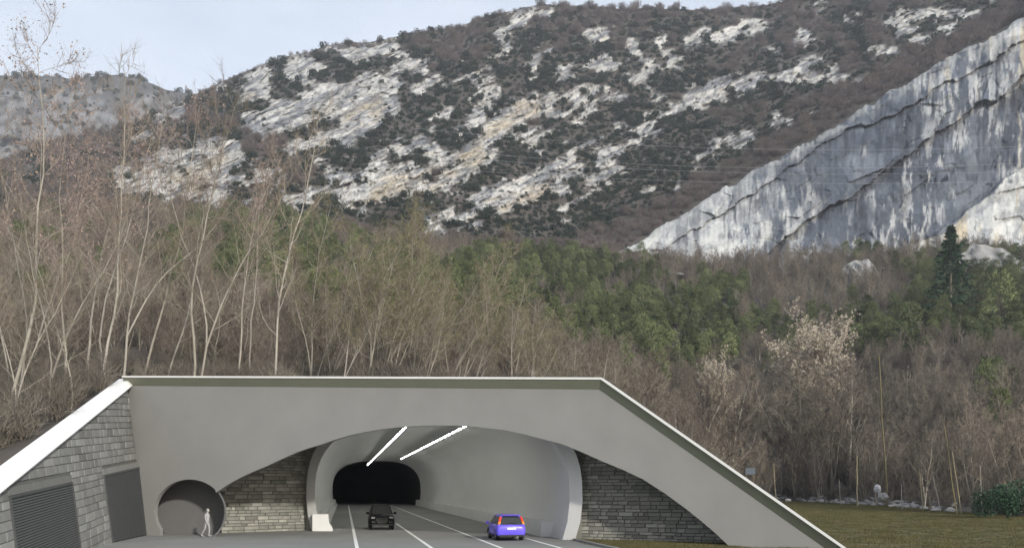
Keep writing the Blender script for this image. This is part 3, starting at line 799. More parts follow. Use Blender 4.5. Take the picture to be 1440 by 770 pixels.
col = col * (1 - oz[..., None]) + oc * oz[..., None]
wh = (smooth01(fbm((U + wv * .3) / 6.5, Cy / 38, 107, 5, .68), .52, .63) * smooth01(fbm(U / 50, Cy / 60, 112, 3), .42, .58))[..., None]; pt = smooth01(fbm(U / 24, Cy / 30, 113, 5, .65), .50, .60)[..., None]; col = col * (1 - .45 * pt) + np.array([.085, .098, .12]) * .45 * pt; sb_ = fbm((U + wv * .4) / 9, Cy / 70, 131, 5, .66); stain = smooth01(sb_, .47, .62) * np.clip(np.where(b1 > 0, np.exp(-b1 / 60), 0) + np.where(b2 > 0, np.exp(-b2 / 45), 0) * .9 + np.where((b2 < 0), .15, 0) + smooth01(U, 1120, 1200) * (1 - smooth01(U, 1420, 1480)) * .35, 0, 1) * (b3 < 0); stain = stain[..., None]; col = col * (1 - .85 * stain) + np.array([.04, .046, .06]) * .85 * stain; col = col * (.8 + .4 * i1[..., None]) * (.88 + .24 * i2[..., None]); col = col * (1 - .6 * wh) + np.array([.55, .55, .53]) * .6 * wh
lith = (np.exp(-np.abs(b1) / 3.0) * .6 + np.exp(-np.abs(b2) / 1.6) * .4 + np.exp(-joint / .008) * .15 + lith_c)[..., None]
col = col * (1 - np.clip(lith, 0, .75)) + np.array([.07, .07, .075]) * np.clip(lith, 0, .75)
edgew = smooth01(tr, .93, .98)[..., None] * (fbm(U / 9, Cy / 5, 108, 3) > .45)[..., None]; col = col * (1 - .5 * edgew) + np.array([.42, .42, .39]) * .5 * edgew
set_col(me, np.concatenate([col.reshape(-1, 3), np.full((n, 3), .12)]))
cl = link('limestone_cliff', me, None, (M['cliff'],)); tag(cl, 'huge tilted limestone slab streaked blue grey and white on the right', kind='structure')

# ------------------------------------------------------------------ ground, road, markings
me = np_mesh('meadow', [(-3000, -600, 0), (3000, -600, 0), (3000, 4500, 0), (-3000, 4500, 0)], [(0, 1, 2, 3)])
tag(link('meadow', me, None, (M['meadow'],)), 'short olive brown winter grass meadow', kind='structure')
def sheet(name, pts, z, m, label, parent=None):
    me = bpy.data.meshes.new(name); me.from_pydata([(p[0], p[1], z) for p in pts], [], [tuple(range(len(pts)))])
    o = link(name, me, parent, (m,)); o['kind'] = 'structure'
    if label: o['label'] = label
    return o
road = sheet('road', [sy(-2.45, 8), sy(13.35, 8), sy(13.35, 240), sy(-2.45, 240)], .012, M['asphalt'], 'grey carriageway curving into the tunnel mouth')
def r2(P): return (P.x, P.y)
fc = [sy(-2.46, 8), sy(-2.46, mouthY(-2.4) + .2), Vector((-26, 60.5, 0)), A0 - WNn * .3, wP(40, 0) - WNn * .3]
sheet('forecourt', fc, .008, M['paving'], 'plain grey paved forecourt between the road and the wing wall')
def line(s, y0, y1, wd_=.2, name='road_marking'):
    pts = [sy(s - wd_ / 2, y0), sy(s + wd_ / 2, y0), sy(s + wd_ / 2, y1), sy(s - wd_ / 2, y1)]
    return sheet(name, pts, .018, M['white_line'], None, road)
line(.63, 20, 150); line(4.45, 20, 74); line(8.03, 20, 150); line(11.06, 20, 52)
# kerb edge on the right side of the road, outside
bm = bmesh.new()
yk = mouthY(13.5) - 1
sweep(bm, [[sy(13.36, Y, 0), sy(13.36, Y, .13), sy(13.62, Y, .13), sy(13.62, Y, 0)] for Y in (8, 30, yk)])
o = link('kerb', bm_mesh('kerb', bm), road, (M['paving'],)); 
# concrete barrier just inside the left of the mouth
cb = empty('concrete_barrier', sy(-1.6, mouthY(-1.6) - .3)); tag(cb, 'white concrete barrier with a blocky end at the left side of the tunnel mouth', 'barrier')
def bprof(Y): return [sy(-2.3, Y, .02), sy(-.85, Y, .02), sy(-.93, Y, .3), sy(-1.12, Y, .55), sy(-1.18, Y, 1.2), sy(-2.3, Y, 1.2)]
bm = bmesh.new(); y0 = mouthY(-1.6) - .55
sweep(bm, [bprof(y0), bprof(y0 + 1.6)]); me = bm_mesh('end_block', bm); me.transform(Matrix.Translation(-cb.location)); link('end_block', me, cb, (M['barrier'],))
bm = bmesh.new()
def bprof2(Y): return [sy(-2.2, Y, .02), sy(-1.25, Y, .02), sy(-1.35, Y, .3), sy(-1.55, Y, .5), sy(-1.6, Y, 1.05), sy(-2.2, Y, 1.05)]
sweep(bm, [bprof2(y0 + 1.62), bprof2(90), bprof2(149)]); me = bm_mesh('wall_run', bm); me.transform(Matrix.Translation(-cb.location)); link('wall_run', me, cb, (M['lining'],))
# tunnel lights
for si, (s, ya, yb, lab) in enumerate(((4.1, 53.5, 152, 'left'), (8.0, 51.5, 121, 'right'))):
    t = empty('ceiling_light_row', sy(s, ya, 6.95))
    tag(t, f'{lab} of the two rows of lit white tubes under the tunnel ceiling', 'light row')
    off = SH - 2.3
    Y = ya + 6; k = 0
    bm = bmesh.new(); sweep(bm, [[sy(s - .12, yy, 7.2), sy(s + .12, yy, 7.2), sy(s + .12, yy, 7.3), sy(s - .12, yy, 7.3)] for yy in (57, yb)])
    me = bm_mesh('light_rail', bm); me.transform(Matrix.Translation(-t.location)); link('light_rail', me, t, (M['slat'],))
    Y = 56.0
    while Y < yb:
        l = 1.6
        bm = bmesh.new(); sweep(bm, [[sy(s + x * .11 + .001, yy, z) for x, z in ((-.42, 7.195), (-.35, 7.12), (.35, 7.12), (.42, 7.195))] for yy in (Y, Y + l)])
        me = bm_mesh('light_tube', bm); me.transform(Matrix.Translation(-t.location)); link('light_tube', me, t, (M['tube'],))
        Y += l + 1.3

# ------------------------------------------------------------------ vegetation prototypes
class Acc:
    def __init__(s): s.V = []; s.F = []
    def tri(s, a, b, c):
        n = len(s.V); s.V += [a, b, c]; s.F.append((n, n + 1, n + 2))
    def tube(s, pts, rad, k=4):
        n0 = len(s.V)
        for i, (p, r) in enumerate(zip(pts, rad)):
            d = (pts[min(i + 1, len(pts) - 1)] - pts[max(i - 1, 0)]); d = d / (np.linalg.norm(d) + 1e-9)
            a = np.cross(d, (0.3, .9, .1)); a /= np.linalg.norm(a) + 1e-9; b = np.cross(d, a)
            for j in range(k):
                t = 2 * math.pi * j / k; s.V.append(p + r * (math.cos(t) * a + math.sin(t) * b))
        for i in range(len(pts) - 1):
            for j in range(k):
                q0 = n0 + i * k + j; q1 = n0 + i * k + (j + 1) % k; s.F.append((q0, q1, q1 + k)); s.F.append((q0, q1 + k, q0 + k))
    def mesh(s, name): return np_mesh(name, np.array(s.V), np.array(s.F))
def unit(v): return v / (np.linalg.norm(v) + 1e-9)
def curve(rg, p, d, L_, n, upb, wob):
    pts = [p.copy()]; d = unit(d)
    for _ in range(n):
        d = unit(d + np.array([0, 0, upb]) + rg.normal(0, wob, 3)); pts.append(pts[-1] + d * L_ / n)
    return pts, d
def twig(acc, rg, p, d, L_, w_):
    side_ = unit(np.cross(d, rg.normal(0, 1, 3))) * w_
    acc.tri(p - side_, p + side_, p + d * L_)
def bare_tree(seed, H=14., spread=.30, nprim=18, nsec=6, ntw=6, tw=.02, r0=.12, bole=.3, wob=.12, pods=0, leaf=0, fork=0, seclen=.42, twl=1.0):
    rg = np.random.default_rng(seed); T = Acc(); Cn = Acc(); Pd = Acc()
    stems = []
    pts, _ = curve(rg, np.zeros(3), np.array([rg.normal(0, .05), rg.normal(0, .05), 1]), H, 12, .05, wob * .45); stems.append((pts, 1.0))
    for f in range(fork):
        i = rg.integers(0, 3); an = rg.uniform(0, 6.28)
        q, _ = curve(rg, pts[i], np.array([math.cos(an) * .35, math.sin(an) * .35, 1]), H * rg.uniform(.6, .9), 10, .05, wob * .5); stems.append((q, .75))
    for q, sc_ in stems:
        n = len(q); rad = [max(r0 * sc_ * (1 - .9 * i / (n - 1)), .012) for i in range(n)]; T.tube(q, rad, 6)
        an = rg.uniform(0, 6.28)
        for b in range(int(nprim * sc_)):
            h = bole + (1 - bole) * (b + rg.uniform(0, 1)) / (nprim * sc_); h = min(h, .985)
            i = h * (n - 1); i0 = int(i); p = q[i0] + (q[min(i0 + 1, n - 1)] - q[i0]) * (i - i0)
            an += 2.4 + rg.normal(0, .4); el = rg.uniform(.45, 1.1)
            d = np.array([math.cos(an) * math.cos(el), math.sin(an) * math.cos(el), math.sin(el)])
            L1 = H * spread * sc_ * rg.uniform(.6, 1.15) * (1.15 - .75 * h)
            bp, bd = curve(rg, p, d, L1, 5, .10, wob)
            T.tube(bp, [max(.33 * r0 * sc_ * (1.1 - h) * (1 - .8 * j / 5), .009) for j in range(6)], 4)
            for s_ in range(nsec):
                u = .25 + .75 * (s_ + rg.uniform(0, 1)) / nsec; u = min(u, .99) * 5; j = int(u); p2 = bp[j] + (bp[j + 1] - bp[j]) * (u - j)
                dd = unit(unit(bp[j + 1] - bp[j]) + rg.normal(0, .55, 3) + np.array([0, 0, .15]))
                L2 = L1 * seclen * rg.uniform(.5, 1.2); sp, sd_ = curve(rg, p2, dd, L2, 3, .08, wob)
                Cn.tube(sp, [tw * .9, tw * .75, tw * .55, tw * .3], 3)
                for t in range(ntw):
                    j2 = rg.integers(0, 3); p3 = sp[j2] + (sp[j2 + 1] - sp[j2]) * rg.uniform(0, 1)
                    d3 = unit(unit(sp[j2 + 1] - sp[j2]) + rg.normal(0, .6, 3) + np.array([0, 0, .12])); l3 = rg.uniform(.35, .9) * H / 14 * twl
                    twig(Cn, rg, p3, d3, l3, tw * .55)
                    for k in range(pods):
                        if rg.random() < .9:
                            e = p3 + d3 * l3 * rg.uniform(.6, 1.05) + rg.normal(0, .05, 3); z_ = rg.uniform(.02, .042) * (H / 14) ** .5
                            Pd.tri(e + rg.normal(0, z_, 3), e + rg.normal(0, z_, 3), e + rg.normal(0, z_, 3))
    return T, Cn, Pd
def proto_tree(name, T, Cn, Pd, mt, mc, mp_, loc=(0, 0, -500)):
    root = empty(name, loc)
    tr_ = link('trunk', T.mesh('trunk'), root, (mt,)); cr_ = link('crown', Cn.mesh('crown'), root, (mc,))
    parts = [tr_, cr_]; cr_['kind'] = 'stuff'
    if Pd is not None and len(Pd.F): parts.append(tag(link('seed_clusters', Pd.mesh('seed_clusters'), root, (mp_,)), kind='stuff'))
    return root, parts
def pine(seed, H=10., R=2.6, ncl=46, nf=44, conic=.45, sz=.32, bole=.22):
    rg = np.random.default_rng(seed); T = Acc(); Cn = Acc()
    pts, _ = curve(rg, np.zeros(3), np.array([0, 0, 1.]), H * .97, 8, .05, .05); T.tube(pts, [.16 * (1 - .85 * i / 8) for i in range(9)], 6)
    for c in range(ncl):
        h = bole + (1 - bole) * (c + rg.uniform(0, 1)) / ncl; rr = R * (1 - h) ** conic * (.45 + .55 * min(1, (h - bole) / .15 + .3)) * rg.uniform(.45, 1.05) if h < .97 else .1
        an = rg.uniform(0, 6.28); ctr_ = np.array([math.cos(an) * rr, math.sin(an) * rr, h * H])
        T.tube([np.array([0, 0, max(.5, h * H - rr * .5)]), ctr_], [.04, .015], 3)
        s_ = R * rg.uniform(.20, .36)
        for k in range(nf):
            v_ = rg.normal(0, 1, 3); v_ = unit(v_) * rg.uniform(.4, 1) ** .5; v_[2] *= .65
            p = ctr_ + v_ * s_; d = unit(v_ + np.array([0, 0, .5]) + rg.normal(0, .4, 3)); sd_ = unit(np.cross(d, rg.normal(0, 1, 3)))
            z_ = sz * rg.uniform(.5, 1.1)
            Cn.tri(p - sd_ * z_ * .32, p + sd_ * z_ * .32, p + d * z_)
    return T, Cn
def fir(seed, H=16., R=5.6):
    rg = np.random.default_rng(seed); T = Acc(); Cn = Acc()
    T.tube([np.array([0, 0, z]) for z in np.linspace(0, H, 8)], [.22 * (1 - .92 * i / 7) for i in range(8)], 6)
    for c in range(120):
        h = .12 + .88 * c / 120; rr = R * (1 - h) ** .85 * rg.uniform(.75, 1.1); an = c * 2.4 + rg.normal(0, .3)
        q = np.array([math.cos(an), math.sin(an), -.22]); tip = np.array([0, 0, h * H]) + q * rr
        T.tube([np.array([0, 0, h * H]), tip], [.03, .01], 3)
        for k in range(30):
            u = rg.uniform(.15, 1.05); p = np.array([0, 0, h * H]) + q * rr * u + rg.normal(0, .12, 3)
            d = unit(q + rg.normal(0, .6, 3)); sd_ = unit(np.cross(d, rg.normal(0, 1, 3))); z_ = rg.uniform(.4, .8)
            Cn.tri(p - sd_ * z_ * .25, p + sd_ * z_ * .25, p + d * z_ + np.array([0, 0, -.08]))
    return T, Cn
def bush(seed, R=2.6, Hh=2.6, n=420, sz=.55, lob=7):
    rg = np.random.default_rng(seed); A = Acc()
    cs = [(np.array([rg.uniform(-.5, .5) * R, rg.uniform(-.5, .5) * R, rg.uniform(.25, .75) * Hh]), rg.uniform(.35, .6) * R) for _ in range(lob)]
    for k in range(n):
        c_, r_ = cs[rg.integers(0, lob)]; v_ = unit(rg.normal(0, 1, 3)); p = c_ + v_ * r_ * rg.uniform(.75, 1.05); p[2] = max(p[2], -.2)
        d = unit(v_ + rg.normal(0, .5, 3) + np.array([0, 0, .3])); sd_ = unit(np.cross(d, rg.normal(0, 1, 3))); z_ = sz * rg.uniform(.5, 1.1)
        A.tri(p - sd_ * z_ * .5 - d * z_ * .3, p + sd_ * z_ * .5 - d * z_ * .3, p + d * z_ * .7)
    return A
def scrub(seed, R=2.4, Hh=4., n=420, w_=.045):
    rg = np.random.default_rng(seed); A = Acc()
    for k in range(n):
        a = rg.uniform(0, 6.28); r_ = R * rg.uniform(0, 1) ** .6; u = rg.uniform(0, 1)
        base = np.array([math.cos(a) * r_ * (.35 + .65 * u), math.sin(a) * r_ * (.35 + .65 * u), Hh * u * .85 * (1 - .35 * (r_ / R) ** 2)])
        d = unit(np.array([math.cos(a) * .5, math.sin(a) * .5, 1.0]) + rg.normal(0, .5, 3)); twig(A, rg, base, d, rg.uniform(.6, 1.5), w_ * rg.uniform(.6, 1.4))
    for k in range(7):
        a = rg.uniform(0, 6.28); A.tube([np.zeros(3), np.array([math.cos(a) * R * .5, math.sin(a) * R * .5, Hh * .8])], [.06, .02], 3)
    return A

def scatter(name, P, rz, sc_, idx, protos, label, cat=None):
    """one object of kind stuff: instances of the prototypes on its own points"""
    me = bpy.data.meshes.new(name); me.vertices.add(len(P)); me.vertices.foreach_set('co', np.asarray(P, np.float32).ravel())
    for nm, ty, arr in (('rz', 'FLOAT_VECTOR', np.stack([np.zeros(len(P)), np.zeros(len(P)), rz], -1)), ('sc', 'FLOAT', sc_), ('ix', 'INT', idx)):
        at = me.attributes.new(nm, ty, 'POINT'); at.data.foreach_set('vector' if ty == 'FLOAT_VECTOR' else 'value', np.asarray(arr, np.int32 if ty == 'INT' else np.float32).ravel())
    me.update(); o = link(name, me); tag(o, label, None, kind='stuff')
    if cat: o['category'] = cat
    ng = bpy.data.node_groups.new(name, 'GeometryNodeTree')
    ng.interface.new_socket('Geometry', in_out='INPUT', socket_type='NodeSocketGeometry'); ng.interface.new_socket('Geometry', in_out='OUTPUT', socket_type='NodeSocketGeometry')
    N = ng.nodes; K = ng.links.new; gi = N.new('NodeGroupInput'); go = N.new('NodeGroupOutput')
    allj = N.new('GeometryNodeJoinGeometry')
    for parts in protos:
        j = N.new('GeometryNodeJoinGeometry')
        for p in parts:
            oi = N.new('GeometryNodeObjectInfo'); oi.inputs['Object'].default_value = p; oi.transform_space = 'ORIGINAL'; K(oi.outputs['Geometry'], j.inputs[0])
        g = N.new('GeometryNodeGeometryToInstance'); K(j.outputs[0], g.inputs[0]); K(g.outputs[0], allj.inputs[0])
    ip = N.new('GeometryNodeInstanceOnPoints'); ip.inputs['Pick Instance'].default_value = True
    def na(nm, ty):
        a = N.new('GeometryNodeInputNamedAttribute'); a.data_type = ty; a.inputs['Name'].default_value = nm; return a.outputs['Attribute']
    K(gi.outputs[0], ip.inputs['Points']); K(allj.outputs[0], ip.inputs['Instance']); K(na('ix', 'INT'), ip.inputs['Instance Index'])
    K(na('rz', 'FLOAT_VECTOR'), ip.inputs['Rotation']); K(na('sc', 'FLOAT'), ip.inputs['Scale']); K(ip.outputs[0], go.inputs[0])
    md = o.modifiers.new('scatter', 'NODES'); md.node_group = ng
    return o
USED = set()
def put(proto, loc, rz, sc_, label, cat, group=None, lean=None, sz=None):
    """place a thing: the first use moves the prototype itself, later uses copy it and its parts"""
    root, parts = proto
    if root.name in USED:
        r = root.copy(); COL.objects.link(r); 
        for k in list(r.keys()): del r[k]
        for p in parts: c = p.copy(); COL.objects.link(c); c.parent = r
    else: r = root; USED.add(root.name)
    r.location = loc
    Rm = Matrix.Rotation(rz, 4, 'Z')
    if lean: Rm = Matrix.Rotation(lean[0], 4, 'Y') @ Matrix.Rotation(lean[1], 4, 'X') @ Rm
    r.rotation_euler = Rm.to_euler(); r.scale = (sc_, sc_, sc_ if sz is None else sz)
    tag(r, label, cat, group); return r

near = [proto_tree('bare_tree', *bare_tree(100 + i, H=14, spread=.26, nprim=22, nsec=7, ntw=6, tw=.013, r0=.082, bole=.2, wob=.21, seclen=.5, fork=1 if i == 2 else 0), M['bark_pale'], M['twig_near'], None) for i in range(4)]
pink = [proto_tree('seeded_tree', *bare_tree(140 + i, H=14, spread=.28, nprim=20, nsec=7, ntw=7, tw=.012, r0=.075, bole=.33, wob=.21, pods=2), M['bark_pale'], M['twig_pink'], M['pod']) for i in range(3)]
sap = [proto_tree('sapling', *bare_tree(180 + i, H=9, spread=.30, nprim=20, nsec=7, ntw=8, tw=.011, r0=.05, bole=.25, wob=.2, pods=2, fork=2), M['bark_pale'], M['twig_near'], M['olive_leaf']) for i in range(3)]
wood = [proto_tree('woodland_tree', *bare_tree(220 + i, H=11, spread=.36, nprim=20, nsec=6, ntw=9, tw=.030, r0=.13, bole=.16, wob=.14, fork=1 + (i % 2), twl=1.2), M['bark'], M['twig'], None) for i in range(4)]
pines = [proto_tree('pine_tree', *pine(300 + i, H=9 + i, R=3.0 + .2 * i, ncl=50, conic=.36, nf=40, sz=.48), None, M['bark'], M['needle'], None) for i in range(3)]
holm = []
for i in range(4):
    o = link('evergreen_shrub', bush(400 + i).mesh('evergreen_shrub'), None, (M['holm'],)); o.location = (0, 0, -500); holm.append((o, []))
scr = []; und = []
for i in range(3):
    o = link('leafless_shrub', scrub(430 + i).mesh('leafless_shrub'), None, (M['scrub'],)); o.location = (0, 0, -500); scr.append((o, []))
for i in range(3):
    o = link('bank_shrub', scrub(450 + i, R=2.0, Hh=4.2, n=520, w_=.026).mesh('bank_shrub'), None, (M['underbrush'],)); o.location = (0, 0, -500); und.append((o, []))

# near trees on the bank behind the portal (bearing of the base, range, picture position of the top)
NT_ = [
 (4, 50, 34, 45, 'p', 'far left tall tree with reddish seed clusters against the sky at the picture edge'),
 (30, 54, 46, 175, 'n', 'slim pale leafless tree second from the left edge'),
 (66, 47, 132, 245, 'n', 'pale trunk leaning right from behind the lower white coping'),
 (92, 60, 128, 130, 'p', 'seed-laden tree with pinkish crown over the grey far ridge'),
 (118, 66, 182, 150, 'p', 'leaning tree with pink brown crown just right of the straight trunk over the ridge'),
 (146, 57, 152, 110, 'n', 'straight upright grey trunk above the coping corner of the wing wall'),
 (174, 61, 238, 165, 'n', 'pale curved trunk rising from the left end of the portal top'),
 (200, 68, 262, 150, 'p', 'pinkish seeded tree between the coping corner and the white cliff foot'),
 (232, 66, 292, 215, 'n', 'thin leaning trunk left of the paired trunks above the round opening'),
 (272, 61, 298, 105, 'n', 'left trunk of the tall pair above the round opening'),
 (280, 62, 348, 175, 'n', 'right leaning trunk of the tall pair above the round opening'),
 (330, 64, 402, 215, 'p', 'leaning tree crossing the white cliff foot left of the green pines'),
 (385, 61, 408, 165, 'n', 'tall pale trunk above the left end of the arch'),
 (438, 68, 478, 300, 's', 'low many-stemmed sapling left of the group over the arch'),
 (481, 60, 508, 330, 's', 'pale upright sapling over the left tunnel collar'),
 (511, 59, 590, 310, 's', 'long sapling leaning right over the tunnel mouth, leftmost of the leaning ones'),
 (526, 60, 572, 350, 's', 'short pale stem beside the leaning saplings over the arch crown'),
 (548, 61, 620, 335, 's', 'leaning sapling over the two light rows'),
 (572, 66, 650, 305, 's', 'tallest tan sapling over the middle of the portal'),
 (598, 60, 650, 400, 's', 'low forked sapling over the arch crown with a bent white stem'),
 (622, 70, 690, 330, 's', 'bushy tan sapling in front of the green pines over the portal centre'),
 (661, 59, 700, 420, 's', 'curving pale sapling over the blue car'),
 (716, 58, 720, 395, 's', 'straight pale sapling with olive leaves over the blue car'),
 (750, 59, 762, 420, 's', 'pale sapling right of the straight one over the right tunnel collar'),
 (736, 63, 790, 440, 's', 'thin slanting sapling between the two upright ones near the right collar'),
 (640, 74, 668, 360, 's', 'grey green sapling standing back on the bank over the portal centre'),
 (455, 76, 540, 330, 's', 'leaning sapling standing back on the bank left of the arch crown'),
 (150, 80, 205, 190, 'p', 'pink crowned tree standing back behind the straight trunk'),
 (40, 82, 84, 190, 'p', 'pink crowned tree standing back near the left edge'),
 (350, 82, 372, 250, 'p', 'pink brown tree standing back in front of the pale cliff'),
 (20, 44, 60, 330, 'n', 'low pale tree leaning over the lower end of the white coping'),
 (100, 50, 118, 300, 'n', 'short pale trunk between the leaning and straight ones behind the coping'),
 (14, 70, 6, 250, 'n', 'grey trunk half cut by the left picture edge'),
]
random.seed(5)
kind = {'p': pink, 'n': near, 's': sap}; base_h = {'p': 14., 'n': 14., 's': 9.}
for i, (bx, Y, tx, ty, k, lab) in enumerate(NT_):
    B = hpt(bx, Y); B.z -= .2
    top_z = EYE + (HY - ty) / F * Y; h = top_z - B.z; dxm = (tx - bx) / F * Y
    h3 = math.hypot(h, dxm); s_ = h3 / base_h[k]
    put(kind[k][i % len(kind[k])], B, random.uniform(0, 6.28), s_ * (.82 if k == 'n' else .9), lab, 'tree', 'leafless trees on the bank behind the portal',
        lean=(math.atan2(dxm, h), random.uniform(-.06, .06)), sz=s_)

# woodland: sample ground points, decide kind by where in the wood they stand
def green_prob(x, y):
    g = lambda cx, cy, rx_, ry_, a: a * np.exp(-(((x - cx) / rx_) ** 2 + ((y - cy) / ry_) ** 2))
    v = g(370, 340, 130, 50, .75) + g(560, 375, 120, 45, .6) + g(760, 360, 90, 30, .8) + g(880, 430, 170, 48, .78) + g(970, 470, 110, 35, .7) + g(1250, 440, 110, 30, .8) \
        + g(1390, 400, 100, 50, .95) + g(30, 255, 60, 50, .55) + g(1160, 470, 60, 22, .4) + .13 * ((x > 640) & (y > 345) & (y < 480)) - g(840, 400, 45, 22, .45) - g(1140, 400, 75, 35, .7) - g(900, 385, 50, 18, .2)
    return v
NS = 5600
Ys = np.sqrt(RNG.uniform(62 ** 2, 468 ** 2, NS)); xs = RNG.uniform(-60, 1500, NS)
wl = []; wp = []
for x, Y in zip(xs, Ys):
    edgeY = np.interp(x, kx, k1Y) if x > 1010 else 70
    if 847 < x <= 1010: edgeY = 84
    if Y < edgeY + 1: continue
    if x < 800 and Y < 80 and RNG.random() < .5: continue
    z = hz(x, Y)
    if z < -.1: z = 0
    yb = HY - F * (z - EYE) / Y; ycrown = yb - F * 6.5 / Y
    v = green_prob(x, ycrown) + (float(fbm(np.array([x / 30.]), np.array([ycrown / 22.]), 200, 3)[0]) - .5) * 1.7
    g = (v > .38) and Y > 150
    P = (x / F * Y - CX / F * Y, Y, z - .15)
    if g: wp.append((P, Y, x, yb))
    else:
        if Y > 300 and x < 870 and RNG.random() < .25: continue
        wl.append((P, Y, x, yb))
for _ in range(420):
    x = RNG.uniform(868, 1490); Y = RNG.uniform(425, 452); z = hz(x, Y); wl.append((((x - CX) / F * Y, Y, z - .3), Y, x, 0))
print('wood', len(wl), 'pines', len(wp))
ZN = ((120, 'behind the low end of the white coping'), (240, 'behind the coping corner'), (360, 'above the round opening'), (480, 'behind the left end of the arch'), (600, 'above the light rows'), (720, 'above the blue car'), (850, 'behind the right end of the portal top'),
      (960, 'behind the upper sloping arm'), (1080, 'around the small cream crowned tree'), (1200, 'around the large cream crowned tree'), (1300, 'around the tall mossy pole'), (1600, 'behind the green bushes at the right edge'))
def zone(x): return next(z for m_, z in ZN if x < m_)
def size_of(i_, Y, x):
    return RNG.uniform(.62, 1.08) * (1.0 if x > 850 else .72 if Y < 110 else .9)
def plant(lst, protos, name_s, lab, cat, grp, nind, hgt, stuff_label, thin=1.0):
    recs = []
    for P, Y, x, yb in lst:
        recs.append((hgt * 1.0 / Y, P, Y, x, size_of(0, Y, x), RNG.uniform(0, 6.28)))
    # largest visible ones become individuals
    cand = [r for r in recs if -20 < r[3] < 1460]; cand.sort(key=lambda r: -r[0] * r[4]); ind = set(id(r) for r in cand[:nind])
    for k, r in enumerate(cand[:nind]):
        zn = zone(r[3]) + (', lower on the slope' if r[2] < 170 else ', higher on the slope')
        put(protos[k % len(protos)], r[1], r[5], r[4], lab.format(z=zn), cat, grp.format(z=zn), sz=r[4] * RNG.uniform(.9, 1.2))
    rest = [r for r in recs if id(r) not in ind]
    if rest:
        scatter(name_s, [r[1] for r in rest], np.array([r[5] for r in rest]), np.array([r[4] for r in rest]), RNG.integers(0, len(protos), len(rest)), [p[1] for p in protos], stuff_label)
plant(wl, wood, 'far_bare_wood', 'leafless brown tree {z}', 'tree', 'leafless woodland trees {z}', 240, 11, 'mass of leafless brown trees farther up the wooded slope')
plant(wp, pines, 'far_pine_wood', 'bushy green pine {z}', 'pine tree', 'green pines on the slope {z}', 240, 10, 'more green pines farther up the slope below the cliffs')

# undergrowth: fine shrubs between the trees
n = 5200
Yu = np.concatenate([np.sqrt(RNG.uniform(40 ** 2, 330 ** 2, 3600)), RNG.uniform(38, 100, 1600)]); xu = RNG.uniform(-60, 1500, n); P = []; sc_ = []
for x, Y in zip(xu, Yu):
    e = np.interp(x, kx, k1Y) if x > 1010 else np.interp(x, px, n0Y) + 3
    if Y < e + 1: continue
    z = max(hz(x, Y), 0); P.append(((x - CX) / F * Y, Y, z - .2)); sc_.append(RNG.uniform(.35, .9) * (.75 if Y < 75 else 1))
scatter('undergrowth', P, RNG.uniform(0, 6.28, len(P)), np.array(sc_), RNG.integers(0, 3, len(P)), [[s[0]] for s in und], 'leafless grey brown undergrowth between the trees')
for k, (x, Y) in enumerate(((30, 42), (80, 46), (140, 54))):
    put((und[k][0], []), hpt(x, Y), k, .7, ('lowest', 'middle', 'highest')[k] + ' of the grey thorny shrubs behind the white coping', 'shrub')

# mountain cover
gx, gy = np.meshgrid(np.arange(-30, 1470, 5.6), np.arange(0, 372, 4.6)); gx = gx.ravel() + RNG.uniform(-3.2, 3.2, gx.size); gy = gy.ravel() + RNG.uniform(-2.8, 2.8, gy.size)
rk = rockmask(gx, gy); sl_y = np.interp(gx, slab_x, slab_y); on_slab = (gx > 872) & (gy > sl_y - 1)
bnd = (gx > 815) & (gy > sl_y - 34 - 6 * np.sin(gx / 60))
rk = np.where(bnd, 0, rk)
keep = (rk < RNG.uniform(.25, 1.3, len(gx))) & ~on_slab & ((rk < .5) | (RNG.random(len(gx)) < .20)) & (gy > np.interp(gx, rx, ry) - 2)
gx, gy, rk, bnd = gx[keep], gy[keep], rk[keep], bnd[keep]
P, ok = at_img(gx, gy); ok &= P[:, 1] > 455
gx, gy, P, bnd, rk = gx[ok], gy[ok], P[ok], bnd[ok], rk[ok]
ev = (evermap(gx, gy) > .5) & ~bnd
sz_ = (.5 + 1.25 * RNG.random(len(gx)) ** 2.2) * (P[:, 1] / 700) ** .8 * (.75 + .6 * fbm(gx / 40, gy / 30, 301, 3))
sz_ = np.where(rk > .5, sz_ * .55, sz_)
P[:, 2] -= .3
E = np.where(ev)[0]; B = np.where(~ev)[0]
print('mountain shrubs', len(E), len(B))
order = E[np.argsort(-(sz_[E] / P[E, 1]))]; random.seed(9)
def mzone(x): return 'on the left pale crags' if x < 480 else ('on the middle rock beds' if x < 820 else 'on the upper slope above the slab')
for k, i in enumerate(order[:290]):
    z_ = mzone(gx[i]); put((holm[k % 4][0], []), tuple(P[i]), random.uniform(0, 6.28), float(sz_[i]) * 1.05, 'rounded dark evergreen shrub ' + z_, 'shrub', 'dark evergreen shrubs ' + z_)
rest = order[290:]
scatter('evergreen_scrub', P[rest], RNG.uniform(0, 6.28, len(rest)), sz_[rest], RNG.integers(0, 4, len(rest)), [[h[0]] for h in holm], 'dark evergreen scrub covering the mountain beds')
USED.add(scr[0][0].name) if False else None
for k, i in enumerate(B[np.argsort(-(sz_[B] / P[B, 1]))][:3]):
    put((scr[k][0], []), tuple(P[i]), 0, float(sz_[i]) * 1.3, 'leafless brown shrub on the mountainside', 'shrub', 'leafless brown shrubs on the mountainside')
B2 = np.concatenate([B, B]); jit = np.concatenate([np.zeros((len(B), 3)), RNG.normal(0, 2.2, (len(B), 3)) * [1, 1, 0]])
scatter('leafless_scrub', P[B2] + jit, RNG.uniform(0, 6.28, len(B2)), sz_[B2] * 1.15, RNG.integers(0, 3, len(B2)), [[s[0]] for s in scr], 'grey brown leafless scrub wood covering the mountainside')
